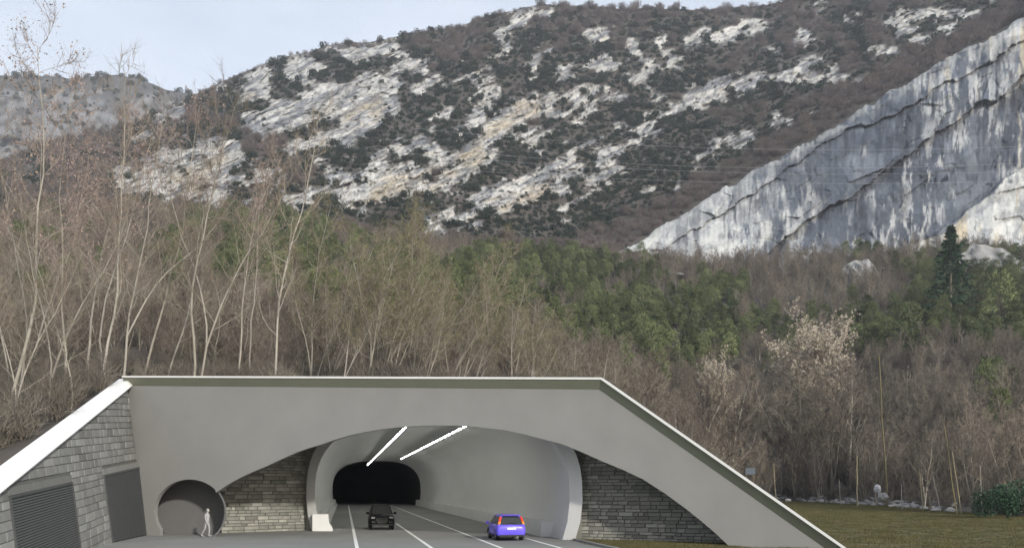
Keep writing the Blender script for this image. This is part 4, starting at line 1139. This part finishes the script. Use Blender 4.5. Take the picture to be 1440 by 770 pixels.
# woods along the ridge line so the skyline is soft
xr_ = np.arange(-20, 1130, 3.3) + RNG.uniform(-2, 2, len(np.arange(-20, 1130, 3.3))); jr = colidx(xr_); rr_ = NT - 12 + RNG.integers(-8, 3, len(xr_))
Pr = np.stack([HXd[rr_, jr], HYd[rr_, jr], Hzd[rr_, jr] - .5], -1)
scatter('ridge_scrub', Pr, RNG.uniform(0, 6.28, len(Pr)), RNG.uniform(.7, 1.5, len(Pr)), RNG.integers(0, 3, len(Pr)), [[s[0]] for s in scr], 'leafless scrub along the skyline of the mountain')

m_ = RNG.random(260); xd = np.interp(m_, [0, 1], [-40, 330]); jd = np.clip(((xd + 420) / 4).astype(int), 0, len(dx) - 1); rd = rows_d - 1 - (RNG.random(260) ** 2 * 26).astype(int)
Pd_ = np.stack([DX[rd, jd], dY[rd, jd], DZ[rd, jd] - .5], -1)
scatter('far_ridge_scrub', Pd_, RNG.uniform(0, 6.28, 260), RNG.uniform(1.0, 3.2, 260), RNG.integers(0, 4, 260), [[h[0]] for h in holm], 'dark scrub dotting the far grey ridge on the left')
# singular trees
T, Cn, Pd = bare_tree(501, H=17, spread=.80, nprim=20, nsec=9, ntw=9, tw=.03, r0=.18, bole=.66, wob=.15, pods=10, fork=1)
Pd2 = Acc(); rg = np.random.default_rng(3)
for f in Pd.F:
    c_ = Pd.V[f[0]]; 
    for _ in range(1): Pd2.tri(c_ + rg.normal(0, .075, 3), c_ + rg.normal(0, .075, 3), c_ + rg.normal(0, .075, 3))
bl = proto_tree('flowering_tree', T, Cn, Pd2, M['bark'], M['twig'], M['blossom'])
for k, (x, Y, yt) in enumerate(((1098, 206, 520), (1122, 200, 512), (1146, 198, 508), (1170, 192, 512), (1196, 190, 505), (1138, 212, 500), (1180, 205, 500), (1030, 158, 525), (985, 150, 520), (1005, 154, 522))):
    b_ = hpt(x, Y); h = EYE + (HY - yt) / F * Y - b_.z; put(wood[k % 4], b_, k * 1.3, h / 11.5, 'leafless brown tree crowding the stem of a cream crowned tree', 'tree', 'leafless trees in front of the cream crowned trees')
B = hpt(1148, 216); h = EYE + (HY - 500) / F * 216 - B.z
put(bl, B, 1.0, h / 17 * 1.0, 'tall tree with a wide cream coloured crown standing out of the wood', 'tree', sz=h / 17)
B = hpt(1003, 160); h = EYE + (HY - 545) / F * 160 - B.z; put(bl, B, 2.6, h / 17 * .62, 'smaller cream crowned tree left of the tall one, above the sloping arm', 'tree', sz=h / 17)
T, Cn = fir(510); fr_ = proto_tree('fir_tree', T, Cn, None, M['bark'], M['fir'], None)
B = hpt(1337, 330); h = EYE + (HY - 318) / F * 330 - B.z; put(fr_, B, 0, h / 16 * 1.0, 'tall dark conical fir against the foot of the cliff', 'fir tree', sz=h / 16)
B = hpt(1282, 300); put(pines[1], B, 0, 1.75, 'large round green pine left of the tall fir under the cliff', 'pine tree')
B = hpt(1408, 300); put(pines[2], B, 2, 2.0, 'large dark pine at the right picture edge under the cliff', 'pine tree')

# outcrops under the slab
def outcrop(name, x, Y, ytop, wpx, label, seed, dpt=8):
    rg = np.random.default_rng(seed); c = hpt(x, Y); ww = wpx / F * Y; zt = EYE + (HY - ytop) / F * Y; hh = zt - c.z + 2
    bm = bmesh.new(); bmesh.ops.create_icosphere(bm, subdivisions=4, radius=1)
    for v in bm.verts:
        p = v.co; q = abs(p.x) ** 1.6 + abs(p.y) ** 1.6 + abs(p.z) ** 1.6; k = q ** (-1 / 2.6)
        nn = float(fbm(np.array([p.x * 3 + p.z * 2 + seed]), np.array([p.y * 3 - p.z * 2.4]), seed, 4, .6)[0]) - .5
        v.co = Vector((p.x * k * ww / 2, p.y * k * dpt / 2, p.z * k * hh)) * (1 + .55 * nn)
    me = bm_mesh(name, bm, False); n = len(me.vertices); co = np.zeros(n * 3); me.vertices.foreach_get('co', co); co = co.reshape(-1, 3)
    st = smooth01(fbm(co[:, 0] / 1.5, co[:, 2] / 6, seed + 3, 4, .6), .42, .6)[:, None]
    set_col(me, np.array([.30, .295, .285]) * (1 - st) + np.array([.12, .125, .13]) * st)
    o = link(name, me, None, (M['cliff'],)); o.location = (c.x, c.y, c.z - 2); tag(o, label, 'rock'); return o
outcrop('rock_outcrop', 1207, 425, 364, 60, 'rounded grey rock outcrop rising from brown woods under the cliff', 31, 14)
outcrop('rock_outcrop', 1385, 412, 346, 120, 'long pale rock ledge at the right under the cliff behind the fir', 33, 10)
outcrop('rock_outcrop', 1130, 445, 362, 50, 'low pale rock at the foot of the big slab above brown trees', 35, 10)

# ------------------------------------------------------------------ meadow edge
def post(bx, by, tx, ty, r, label, m, name='wooden_post', cat='post', stub=False):
    Y = F * EYE / (by - HY); B = Vector(((bx - CX) / F * Y, Y, -.1)); Tt = Vector(((tx - CX) / F * Y, Y, EYE + (HY - ty) / F * Y))
    A = Acc(); n = 7; pts = [np.array(B.lerp(Tt, i / n)) + (RNG.normal(0, r * .35, 3) if 0 < i < n else 0) for i in range(n + 1)]
    pts = [p - np.array(B) for p in pts]; A.tube(pts, [r * (1 - .35 * i / n) for i in range(n + 1)], 7); A.tri(pts[-1] + [r * .6, 0, 0], pts[-1] + [-r * .6, 0, 0], pts[-1] + [0, 0, r * 2])
    root = empty(name, B); tag(root, label, cat); link('stem', A.mesh('stem'), root, (m,))
    T2 = Acc(); rg = np.random.default_rng(int(bx))
    for k in range(3):
        u = rg.uniform(.35, .9); p = pts[int(u * n)]; a = rg.uniform(0, 6.28); d = np.array([math.cos(a), math.sin(a) * .3, .5]); q, _ = curve(rg, p, d, rg.uniform(.3, .9), 3, .1, .1); T2.tube(q, [r * .35, r * .25, r * .18, r * .1], 4)
    link('side_twig', T2.mesh('side_twig'), root, (m,)); return root
post(1248, 712, 1236, 500, .15, 'very tall yellowish mossy pole rising from the meadow edge', M['pole'], 'tall_pole', 'pole')
post(1206, 711, 1205, 641, .13, 'short pale cut trunk with a yellow top left of the tall pole', M['post'])
post(1298, 717, 1293, 660, .08, 'pale slanting post right of the tall pole', M['post'])
post(1323, 718, 1312, 669, .07, 'thin grey leaning post between the slanting post and the paired stems', M['bark_pale'])
post(1346, 723, 1328, 600, .085, 'left stem of the leaning pair at the meadow edge', M['pole'], 'dead_stem', 'stem')
post(1352, 723, 1339, 635, .07, 'right stem of the leaning pair at the meadow edge', M['post'], 'dead_stem', 'stem')
post(1381, 725, 1378, 655, .06, 'thin pale stake in front of the green bush', M['bark_pale'])
post(1269, 716, 1267, 680, .06, 'small stake just right of the tall pole', M['bark_pale'])
post(1091, 706, 1088, 652, .12, 'pale stake above the sloping arm of the portal', M['post'])
post(1160, 708, 1150, 640, .10, 'slim dark trunk near the portal arm at the meadow edge', M['bark'], 'dead_stem', 'stem')
post(1182, 709, 1180, 675, .09, 'low grey stump left of the pale cut trunk', M['bark_pale'], 'stump', 'stump')
# white wrapped thing and rubble
def rock_obj(name, loc, s, m, seed):
    bm = bmesh.new(); bmesh.ops.create_icosphere(bm, subdivisions=2, radius=1); rg = np.random.default_rng(seed)
    for v in bm.verts: v.co = Vector((v.co.x * s[0], v.co.y * s[1], v.co.z * s[2])) * float(rg.uniform(.75, 1.15))
    o = link(name, bm_mesh(name, bm), None, (m,)); o.location = loc; return o
tag(rock_obj('plastic_sheet', ((1234 - CX) / F * 135, 135, 2.9), (.55, .5, .75), M['bag'], 1), 'crumpled white plastic sheet on the bank left of the tall pole', 'plastic sheet')
tag(rock_obj('boulder', ((1241 - CX) / F * 134, 134, 1.6), (.9, .7, .8), M['boulder'], 2), 'pale grey boulder below the white sheet beside the tall pole', 'boulder')
bm = bmesh.new(); add_box(bm, (0, 0, 0), (2.1, .12, 1.4)); bmesh.ops.bevel(bm, geom=bm.edges[:], offset=.03, segments=1, affect='EDGES')
sb = empty('notice_board', ((1055 - CX) / F * 178, 178, 4.2)); tag(sb, 'small pale blue grey board in the wood just above the portal arm', 'board')
link('panel', bm_mesh('panel', bm), sb, (M['board'],)).location = (0, 0, 2.3)
for sx in (-.8, .8):
    bm = bmesh.new(); add_box(bm, (0, 0, 0), (.1, .1, 3)); o = link('leg', bm_mesh('leg', bm), sb, (M['post'],)); o.location = (sx, .12, .8)
rb = []
for k in range(5):
    o = rock_obj('rubble_stone', ((1110 + k * 48 - CX) / F * (172 - k * 8), 173 - k * 8, .5), (.7, .5, .4), M['boulder'], 20 + k)
    tag(o, 'pale broken stone lying at the foot of the wood along the meadow', 'stone', 'broken stones along the meadow edge'); rb.append(o)
P = []
for k in range(420):
    x = RNG.uniform(1040, 1345); e = float(np.interp(x, kx, k1Y)); Y = e + RNG.uniform(0, 14); P.append(((x - CX) / F * Y, Y, max(0, hz(x, Y)) + .05))
scatter('rubble', P, RNG.uniform(0, 6.28, len(P)), RNG.uniform(.25, .9, len(P)), RNG.integers(0, 5, len(P)), [[r] for r in rb], 'pale broken stone scattered under the trees at the meadow edge')
for k, (x, by, s_) in enumerate(((1385, 728, 1.0), (1418, 730, 1.15), (1450, 726, 1.2))):
    Y = F * EYE / (by - HY) + 2; A = bush(520 + k, R=2.0, Hh=3.4, n=1500, sz=.22, lob=9)
    for _ in range(5):
        a = RNG.uniform(0, 6.28); A.tube([np.zeros(3), np.array([math.cos(a) * .8, math.sin(a) * .8, 1.8])], [.05, .02], 3)
    o = link('laurel_bush', A.mesh('laurel_bush'), None, (M['laurel'],)); o.location = ((x - CX) / F * Y, Y, 0); o.scale = (s_, s_, s_)
    tag(o, ('left', 'middle', 'right')[k] + ' of the dark green leafy bushes at the right end of the meadow', 'bush')
# grass tufts
A = Acc(); rg = np.random.default_rng(8)
tufts = []
for t in range(2):
    A = Acc()
    for k in range(46):
        p = np.array([rg.normal(0, .22), rg.normal(0, .22), 0]); d = unit(np.array([rg.normal(0, .45), rg.normal(0, .45), 1])); twig(A, rg, p, d, rg.uniform(.05, .13), .010)
    o = link('grass_tuft', A.mesh('grass_tuft'), None, (M['grass'],)); tag(o, 'tuft of short olive grass on the strip right of the road', 'grass tuft', 'grass tufts beside the road'); o.location = (8.2 + t * 1.1, 45 - t * .4, 0); tufts.append([o])
P = []
n = 16000
while len(P) < n:
    x = RNG.uniform(800, 1480); Y = math.sqrt(RNG.uniform(40 ** 2, 200 ** 2))
    if x > 1045:
        if Y > np.interp(x, kx, k1Y) + 3: continue
    else:
        Y = RNG.uniform(40, 53); X = (x - CX) / F * Y
        if X + .196 * Y < 13.8 or RNG.random() > .25: continue
        q = Vector((X, Y, 0)) - RW0
        if q.dot(Vector(((RW1 - RW0).y, -(RW1 - RW0).x, 0)).normalized()) < .25: continue
    P.append(((x - CX) / F * Y, Y, 0))
scatter('grass', P, RNG.uniform(0, 6.28, n), RNG.uniform(.6, 1.5, n), RNG.integers(0, 2, n), tufts, 'short olive and straw coloured meadow grass')

# ------------------------------------------------------------------ power cables across the valley
for k, (ya, yb, sag) in enumerate(((178, 200, 9), (204, 222, 10), (214, 236, 8), (232, 250, 7))):
    Ya, Yb = 330, 300
    Pa = np.array(((560 - CX) / F * Ya, Ya, EYE + (HY - ya) / F * Ya)); Pb = np.array(((1560 - CX) / F * Yb, Yb, EYE + (HY - yb) / F * Yb))
    A = Acc(); pts = []
    for i in range(25):
        t = i / 24; p = Pa * (1 - t) + Pb * t; p[2] -= sag * 4 * t * (1 - t) * .6; pts.append(p - Pa)
    A.tube(pts, [.042] * 25, 4); o = link('power_cable', A.mesh('power_cable'), None, (M['cable'],)); o.location = Pa
    tag(o, ('topmost', 'second', 'third', 'lowest')[k] + ' of the four thin power cables crossing in front of the cliff', 'cable')

# ------------------------------------------------------------------ cars
def car(name, loc, rz, sections, cabin, paint, glass, label, hatch, Lc, Wc, wheel_r, suv):
    """x = across, y = forward (front at +y)"""
    root = empty(name, loc, rz); tag(root, label, 'car')
    def part(nm, bm, m, parent=root, smooth=False, lab=None):
        o = link(nm, bm_mesh(nm, bm, smooth), parent, (m,))
        if lab: o['label'] = lab
        return o
    # lower body
    def ring(y, hw, zb, zt, tuck):
        return [Vector((x, y, z)) for x, z in ((-hw * .90, zb), (-hw, zb + .14), (-hw * 1.0, (zb + zt) / 2 + .06), (-hw * .975, zt - .10), (-hw * tuck, zt), (0, zt + .025),
                                                 (hw * tuck, zt), (hw * .975, zt - .10), (hw * 1.0, (zb + zt) / 2 + .06), (hw, zb + .14), (hw * .90, zb), (0, zb))]
    bm = bmesh.new(); sweep(bm, [ring(*s) for s in sections]); bmesh.ops.bevel(bm, geom=[e for e in bm.edges if e.calc_length() > .05 and abs(e.calc_face_angle(0)) > .6], offset=.02, segments=2, affect='EDGES')
    body = part('body', bm, paint, smooth=True)
    # cabin
    bm = bmesh.new()
    def cr_(y, hw, z): return (y, hw, z)
    (yf0, yf1, yr1, yr0, hwb, hwt, zb, zt) = cabin
    base = [Vector((-hwb, yr0, zb)), Vector((hwb, yr0, zb)), Vector((hwb, yf0, zb)), Vector((-hwb, yf0, zb))]
    topv = [Vector((-hwt, yr1, zt - .05)), Vector((hwt, yr1, zt - .05)), Vector((hwt, yf1, zt - .05)), Vector((-hwt, yf1, zt - .05))]
    crown = [Vector((p.x * .86, p.y * .9, zt)) for p in topv]
    sweep(bm, [base, topv, crown]); bmesh.ops.bevel(bm, geom=bm.edges[:], offset=.025, segments=2, affect='EDGES')
    part('cabin', bm, paint, smooth=False)
    # glazing set 12 mm proud of the cabin
    def pane(nm, q, m, ins, lab=None):
        c = sum(q, Vector()) / 4; nrm = (q[1] - q[0]).cross(q[3] - q[0]).normalized()
        if nrm.dot(c - Vector((0, (yf0 + yr0) / 2, (zb + zt) / 2))) < 0: nrm = -nrm
        pts = [p.lerp(c, ins) + nrm * .012 for p in q]
        bm = bmesh.new(); add_prism(bm, pts, -nrm * .03); bmesh.ops.bevel(bm, geom=[e for e in bm.edges if abs((e.verts[0].co - e.verts[1].co).normalized().dot(nrm)) > .9], offset=.05, segments=3, affect='EDGES'); return part(nm, bm, m, lab=lab)
    pane('rear_window', [base[0], base[1], topv[1], topv[0]], glass, .13)
    pane('windscreen', [base[3], base[2], topv[2], topv[3]], M['windscreen'], .10)
    for sx in (0, 1):
        a_, b_, c_, d_ = (base[1], base[2], topv[2], topv[1]) if sx else (base[0], base[3], topv[3], topv[0])
        m1, m2 = a_.lerp(b_, .48), d_.lerp(c_, .48)
        pane('side_window', [a_, m1, m2, d_], M['glass'], .14); pane('side_window', [m1, b_, c_, m2], M['glass'], .14)
        s_ = 1 if sx else -1
        bm = bmesh.new(); add_box(bm, (s_ * (hwb + .17), yf0 - .32, zb + .08), (.22, .12, .15)); bmesh.ops.bevel(bm, geom=bm.edges[:], offset=.035, segments=2, affect='EDGES')
        add_box(bm, (s_ * (hwb + .04), yf0 - .32, zb + .03), (.12, .05, .04)); part('wing_mirror', bm, paint)
        bm = bmesh.new(); add_box(bm, (s_ * (Wc / 2 + .004), -.25, zb - .14), (.012, .18, .03)); part('door_handle', bm, M['trim'])
        bm = bmesh.new(); add_box(bm, (s_ * (Wc / 2 - .01), 0, wheel_r * .82), (.05, Lc * .5, .10)); part('sill', bm, M['trim'])
    # wheels
    for sy_ in (-1, 1):
        for s_ in (-1, 1):
            wx, wy = s_ * (Wc / 2 - .13), sy_ * Lc * .30
            bm = bmesh.new(); prof_ = [(-.11, wheel_r * .62), (-.11, wheel_r * .93), (-.08, wheel_r), (.08, wheel_r), (.11, wheel_r * .93), (.11, wheel_r * .62)]
            rings = [[Vector((wx + a, wy + r_ * math.cos(t), wheel_r + r_ * math.sin(t))) for a, r_ in prof_] for t in [2 * math.pi * k / 24 for k in range(24)]]
            sweep(bm, rings, closed=True); wh = part('wheel', bm, M['tyre'], smooth=False)
            bm = bmesh.new(); outx = wx + s_ * .095
            for k in range(5):
                t = 2 * math.pi * k / 5; Mx = Matrix.Translation((outx, wy, wheel_r)) @ Matrix.Rotation(t, 4, 'X'); add_box(bm, (0, 0, wheel_r * .31), (.03, .09, wheel_r * .6), Mx)
            rings = [[Vector((wx + a, wy + r_ * math.cos(t), wheel_r + r_ * math.sin(t))) for a, r_ in ((-.10, wheel_r * .56), (-.10, wheel_r * .63), (.10, wheel_r * .63), (.10, wheel_r * .56))] for t in [2 * math.pi * k / 20 for k in range(20)]]
            sweep(bm, rings, closed=True); part('rim', bm, M['rim'] if not suv else M['rim_dark'], wh)
            # dark wheel arch
            bm = bmesh.new(); rings = []
            for k in range(13):
                t = math.pi * k / 12; rings.append([Vector((s_ * x_, wy + r_ * math.cos(t), wheel_r + r_ * math.sin(t))) for x_, r_ in ((Wc / 2 - .10, wheel_r * 1.05), (Wc / 2 + .012, wheel_r * 1.05), (Wc / 2 + .012, wheel_r * 1.16), (Wc / 2 - .10, wheel_r * 1.16))])
            sweep(bm, rings); part('wheel_arch', bm, M['trim'])
    return root, part, body
# blue hatchback seen from behind
Yc = 49.3; hd = math.atan(.196)
loc = Vector(sy(9.65, Yc, .018)); Lc, Wc = 3.95, 1.70
secs = [(-1.97, .72, .34, .78, .86), (-1.93, .82, .30, .92, .9), (-1.2, .85, .24, .94, .92), (0, .85, .22, .93, .92), (1.0, .84, .24, .90, .9), (1.75, .78, .26, .76, .85), (1.95, .62, .32, .62, .8)]
cabn = (1.05, .35, -1.62, -1.90, .80, .60, .90, 1.50)
root, part, body = car('blue_car', loc, hd, secs, cabn, M['blue_paint'], M['glass'], 'violet blue hatchback seen from behind driving into the tunnel', True, Lc, Wc, .31, False)
root.location.y += 1.97; root.location.x -= 1.97 * .196
for s_ in (-1, 1):
    def lamp(nm, z0, z1, m, xi0, xi1, ybase):
        bm = bmesh.new(); pts = [Vector((s_ * (xi0 + .0), ybase(z0), z0)), Vector((s_ * (xi0 + .115), ybase(z0) + .02, z0)), Vector((s_ * (xi1 + .115), ybase(z1) + .02, z1)), Vector((s_ * xi1, ybase(z1), z1))]
        add_prism(bm, pts, Vector((0, .10, 0))); part(nm, bm, m)
    yb_ = lambda z: -1.925 + (z - .9) * .47 - .03
    lamp('tail_light', 1.13, 1.40, M['lamp_red'], .62, .54, yb_); lamp('indicator', .97, 1.127, M['lamp_orange'], .66, .622, yb_)
bm = bmesh.new(); add_box(bm, (0, -1.985, .72), (.52, .02, .115)); part('number_plate', bm, M['plate'])
bm = bmesh.new(); add_box(bm, (0, -1.96, .30), (1.45, .12, .12)); bmesh.ops.bevel(bm, geom=bm.edges[:], offset=.03, segments=2, affect='EDGES'); part('bumper', bm, M['trim'])
bm = bmesh.new(); add_box(bm, (.02, -1.90, 1.06), (.5, .02, .02), Matrix.Rotation(0, 4, 'X')); part('rear_wiper', bm, M['trim'])
bm = bmesh.new(); add_box(bm, (0, -1.70, 1.495), (1.0, .2, .035)); part('roof_spoiler', bm, M['blue_paint'])
bm = bmesh.new(); bmesh.ops.create_cone(bm, segments=12, radius1=.035, radius2=.035, depth=.15, cap_ends=True, matrix=Matrix.Translation((.35, -1.93, .25)) @ Matrix.Rotation(math.pi / 2, 4, 'X')); part('exhaust_pipe', bm, M['rim'])
# black suv facing the camera
Yc = 62.0; loc = Vector(sy(2.72, Yc + 2.2, .018)); Lc, Wc = 4.5, 1.82
secs = [(-2.2, .74, .40, .98, .86), (-2.1, .86, .36, 1.05, .9), (-1.2, .91, .32, 1.08, .92), (.4, .91, .32, 1.08, .92), (1.1, .90, .32, 1.06, .9), (2.0, .86, .34, .98, .86), (2.2, .78, .36, .84, .82)]
cabn = (1.0, .35, -1.75, -2.05, .84, .64, 1.04, 1.66)
root, part, body = car('black_car', loc, hd + math.pi, secs, cabn, M['black_paint'], M['glass'], 'black off-road style car seen from the front inside the tunnel mouth', False, Lc, Wc, .36, True)
for s_ in (-1, 1):
    bm = bmesh.new(); add_box(bm, (s_ * .64, 2.17, .83), (.30, .10, .15)); bmesh.ops.bevel(bm, geom=bm.edges[:], offset=.03, segments=2, affect='EDGES'); part('headlight', bm, M['lamp_clear'])
    bm = bmesh.new(); add_box(bm, (s_ * .62, 2.20, .56), (.26, .06, .12)); part('air_intake', bm, M['grille_car'])
    bm = bmesh.new(); add_box(bm, (s_ * .60, -.7, 1.70), (.04, 2.0, .04)); part('roof_rail', bm, M['trim'])
    bm = bmesh.new(); add_box(bm, (s_ * .42, .42, 1.22), (.40, .12, .26)); part('front_seat', bm, M['trim'])
bm = bmesh.new(); pts = [Vector((x, 2.19, z)) for x, z in ((-.42, .86), (.42, .86), (.44, .66), (.30, .46), (-.30, .46), (-.44, .66))]; add_prism(bm, pts, Vector((0, .03, 0))); gr = part('radiator_grille', bm, M['grille_car'])
for k in range(4):
    bm = bmesh.new(); add_box(bm, (0, 2.225, .52 + k * .09), (.7 - abs(k - 2) * .06, .015, .02)); part('grille_bar', bm, M['trim'], gr)
root.scale = (1, 1, 1.07)
bm = bmesh.new(); add_box(bm, (0, 2.16, .38), (1.5, .14, .12)); bmesh.ops.bevel(bm, geom=bm.edges[:], offset=.03, segments=2, affect='EDGES'); part('bumper', bm, M['trim'])

# ------------------------------------------------------------------ walking person
def skin_obj(name, joints, edges, parent, m, sub=2):
    """joints: list of (x,y,z,r)"""
    me = bpy.data.meshes.new(name); me.from_pydata([j[:3] for j in joints], edges, [])
    o = link(name, me, parent, (m,)); sk = o.modifiers.new('skin', 'SKIN'); sk.use_smooth_shade = True
    for v, j in zip(me.skin_vertices[0].data, joints):
        v.radius = (j[3], j[4] if len(j) > 4 else j[3]); v.use_root = False
    me.skin_vertices[0].data[0].use_root = True
    sb_ = o.modifiers.new('subdivision', 'SUBSURF'); sb_.levels = sub; sb_.render_levels = sub
    return o
# facing +x (towards the right of the picture), mid stride; local origin between the feet
J = [(0, 0, .93, .12, .15), (-.01, 0, 1.12, .115, .15), (.01, 0, 1.32, .125, .18), (.02, 0, 1.44, .07, .13), (.03, 0, 1.50, .05), (.045, 0, 1.58, .055),
     # legs: left forward, right back
     (.02, .09, .86, .085), (.10, .10, .50, .058), (.07, .10, .10, .042), (.07, .10, .05, .04), (.20, .10, .035, .03),
     (-.02, -.09, .86, .085), (-.08, -.10, .50, .058), (-.30, -.10, .17, .042), (-.33, -.10, .12, .038), (-.24, -.10, .03, .03),
     # arms
     (.01, .20, 1.40, .052), (-.06, .24, 1.13, .040), (-.04, .25, .90, .030),
     (.01, -.20, 1.40, .052), (.03, -.24, 1.13, .040), (.12, -.24, .91, .030)]
Ed = [(0, 1), (1, 2), (2, 3), (3, 4), (4, 5), (0, 6), (6, 7), (7, 8), (8, 9), (9, 10), (0, 11), (11, 12), (12, 13), (13, 14), (14, 15), (2, 16), (16, 17), (17, 18), (2, 19), (19, 20), (20, 21)]
# hands with fingers grown from the wrists
for (wi, sgn, dx_) in ((18, 1, .0), (21, -1, .35)):
    wx_, wy_, wz_ = J[wi][:3]; d = unit(np.array([dx_, 0, -1.]))
    n0 = len(J); p = np.array([wx_, wy_, wz_]) + d * .07; J.append((*p, .028, .018)); Ed.append((wi, n0))
    for f, (off, ln) in enumerate(((.028, .075), (.010, .085), (-.009, .08), (-.027, .062))):
        a = p + np.array([off, 0, 0]) + d * .03; b = a + d * ln * .5 + np.array([.004, -.006 * sgn, 0]); c = b + d * ln * .45 + np.array([.006, -.014 * sgn, 0])
        k = len(J); J += [(*a, .010), (*b, .009), (*c, .008)]; Ed += [(n0, k), (k, k + 1), (k + 1, k + 2)]
    a = p + np.array([.035, 0, .01]); b = a + np.array([.022, -.004 * sgn, -.03]); k = len(J); J += [(*a, .011), (*b, .009)]; Ed += [(n0, k), (k, k + 1)]
pl = fac(292, 753); pl = Vector((pl.x, pl.y - .1, .012))
pr = empty('person', pl, -.25); tag(pr, 'pale grey figure walking to the right in front of the dark round opening', 'person')
skin_obj('body', J, Ed, pr, M['person'])
def blob(nm, c, s, m, sub=3, parent=pr, fn=None):
    bm = bmesh.new(); bmesh.ops.create_uvsphere(bm, u_segments=20, v_segments=14, radius=1)
    for v in bm.verts:
        q = v.co.copy()
        if fn: q = fn(q)
        v.co = Vector((c[0] + q.x * s[0], c[1] + q.y * s[1], c[2] + q.z * s[2]))
    return link(nm, bm_mesh(nm, bm, True), parent, (m,))
def headf(q):
    q = q.copy()
    if q.z < 0: q.y *= 1 - .25 * (-q.z); q.x *= 1 - .12 * (-q.z)
    q.x += .08 * math.exp(-((q.z + .85) / .25) ** 2) * (q.x > 0)                       # chin
    if q.x > .6: q.x += .24 * math.exp(-((q.z + .15) / .16) ** 2 - (q.y / .16) ** 2)     # nose
    if q.x > .5: q.x -= .07 * math.exp(-((q.z - .08) / .12) ** 2) * (1 - math.exp(-(q.y / .14) ** 2))   # eye sockets
    return q
head = blob('head', (.06, 0, 1.645), (.098, .076, .118), M['skin'], fn=headf)
blob('hair', (.042, 0, 1.672), (.098, .082, .104), M['hair'], fn=lambda q: Vector((min(q.x, .62), q.y, max(q.z, -.75))))
for s_ in (-1, 1):
    blob('ear', (.05, s_ * .076, 1.64), (.02, .01, .03), M['skin']); blob('eye', (.142, s_ * .032, 1.655), (.008, .012, .007), M['trim'])
blob('mouth', (.150, 0, 1.592), (.006, .024, .005), M['hair'])
# jacket over the torso and shoes
skin_obj('jacket', [(0, 0, .86, .135, .17), (-.01, 0, 1.1, .13, .165), (.01, 0, 1.32, .14, .19), (.02, 0, 1.43, .085, .145)], [(0, 1), (1, 2), (2, 3)], pr, M['person'])
for (x_, y_, z_, a_) in ((.13, .10, .045, 0.0), (-.28, -.10, .075, .55)):
    o = blob('shoe', (0, 0, 0), (.135, .048, .045), M['person']); o.location = (x_, y_, z_); o.rotation_euler = (0, a_, 0)

# ------------------------------------------------------------------ haze
HAZE = 0.00016
if HAZE:
    bm = bmesh.new(); add_box(bm, (0, 700, 520), (3600, 2700, 1044)); o = link('haze', bm_mesh('haze', bm)); tag(o, 'thin pale air haze over the whole valley', kind='stuff')
    m = bpy.data.materials.new('valley_haze'); m.use_nodes = True; n = m.node_tree; n.nodes.clear()
    pv = n.nodes.new('ShaderNodeVolumePrincipled'); pv.inputs['Density'].default_value = HAZE; pv.inputs['Color'].default_value = (.88, .93, 1, 1); pv.inputs['Anisotropy'].default_value = .2
    om = n.nodes.new('ShaderNodeOutputMaterial'); n.links.new(pv.outputs[0], om.inputs['Volume']); o.data.materials.append(m)
    S.cycles.volume_bounces = 0
# anything still unused stays out of the scene
for lst in (near, pink, sap, wood, pines):
    for root, parts in lst:
        if root.name not in USED:
            print('UNUSED', root.name)
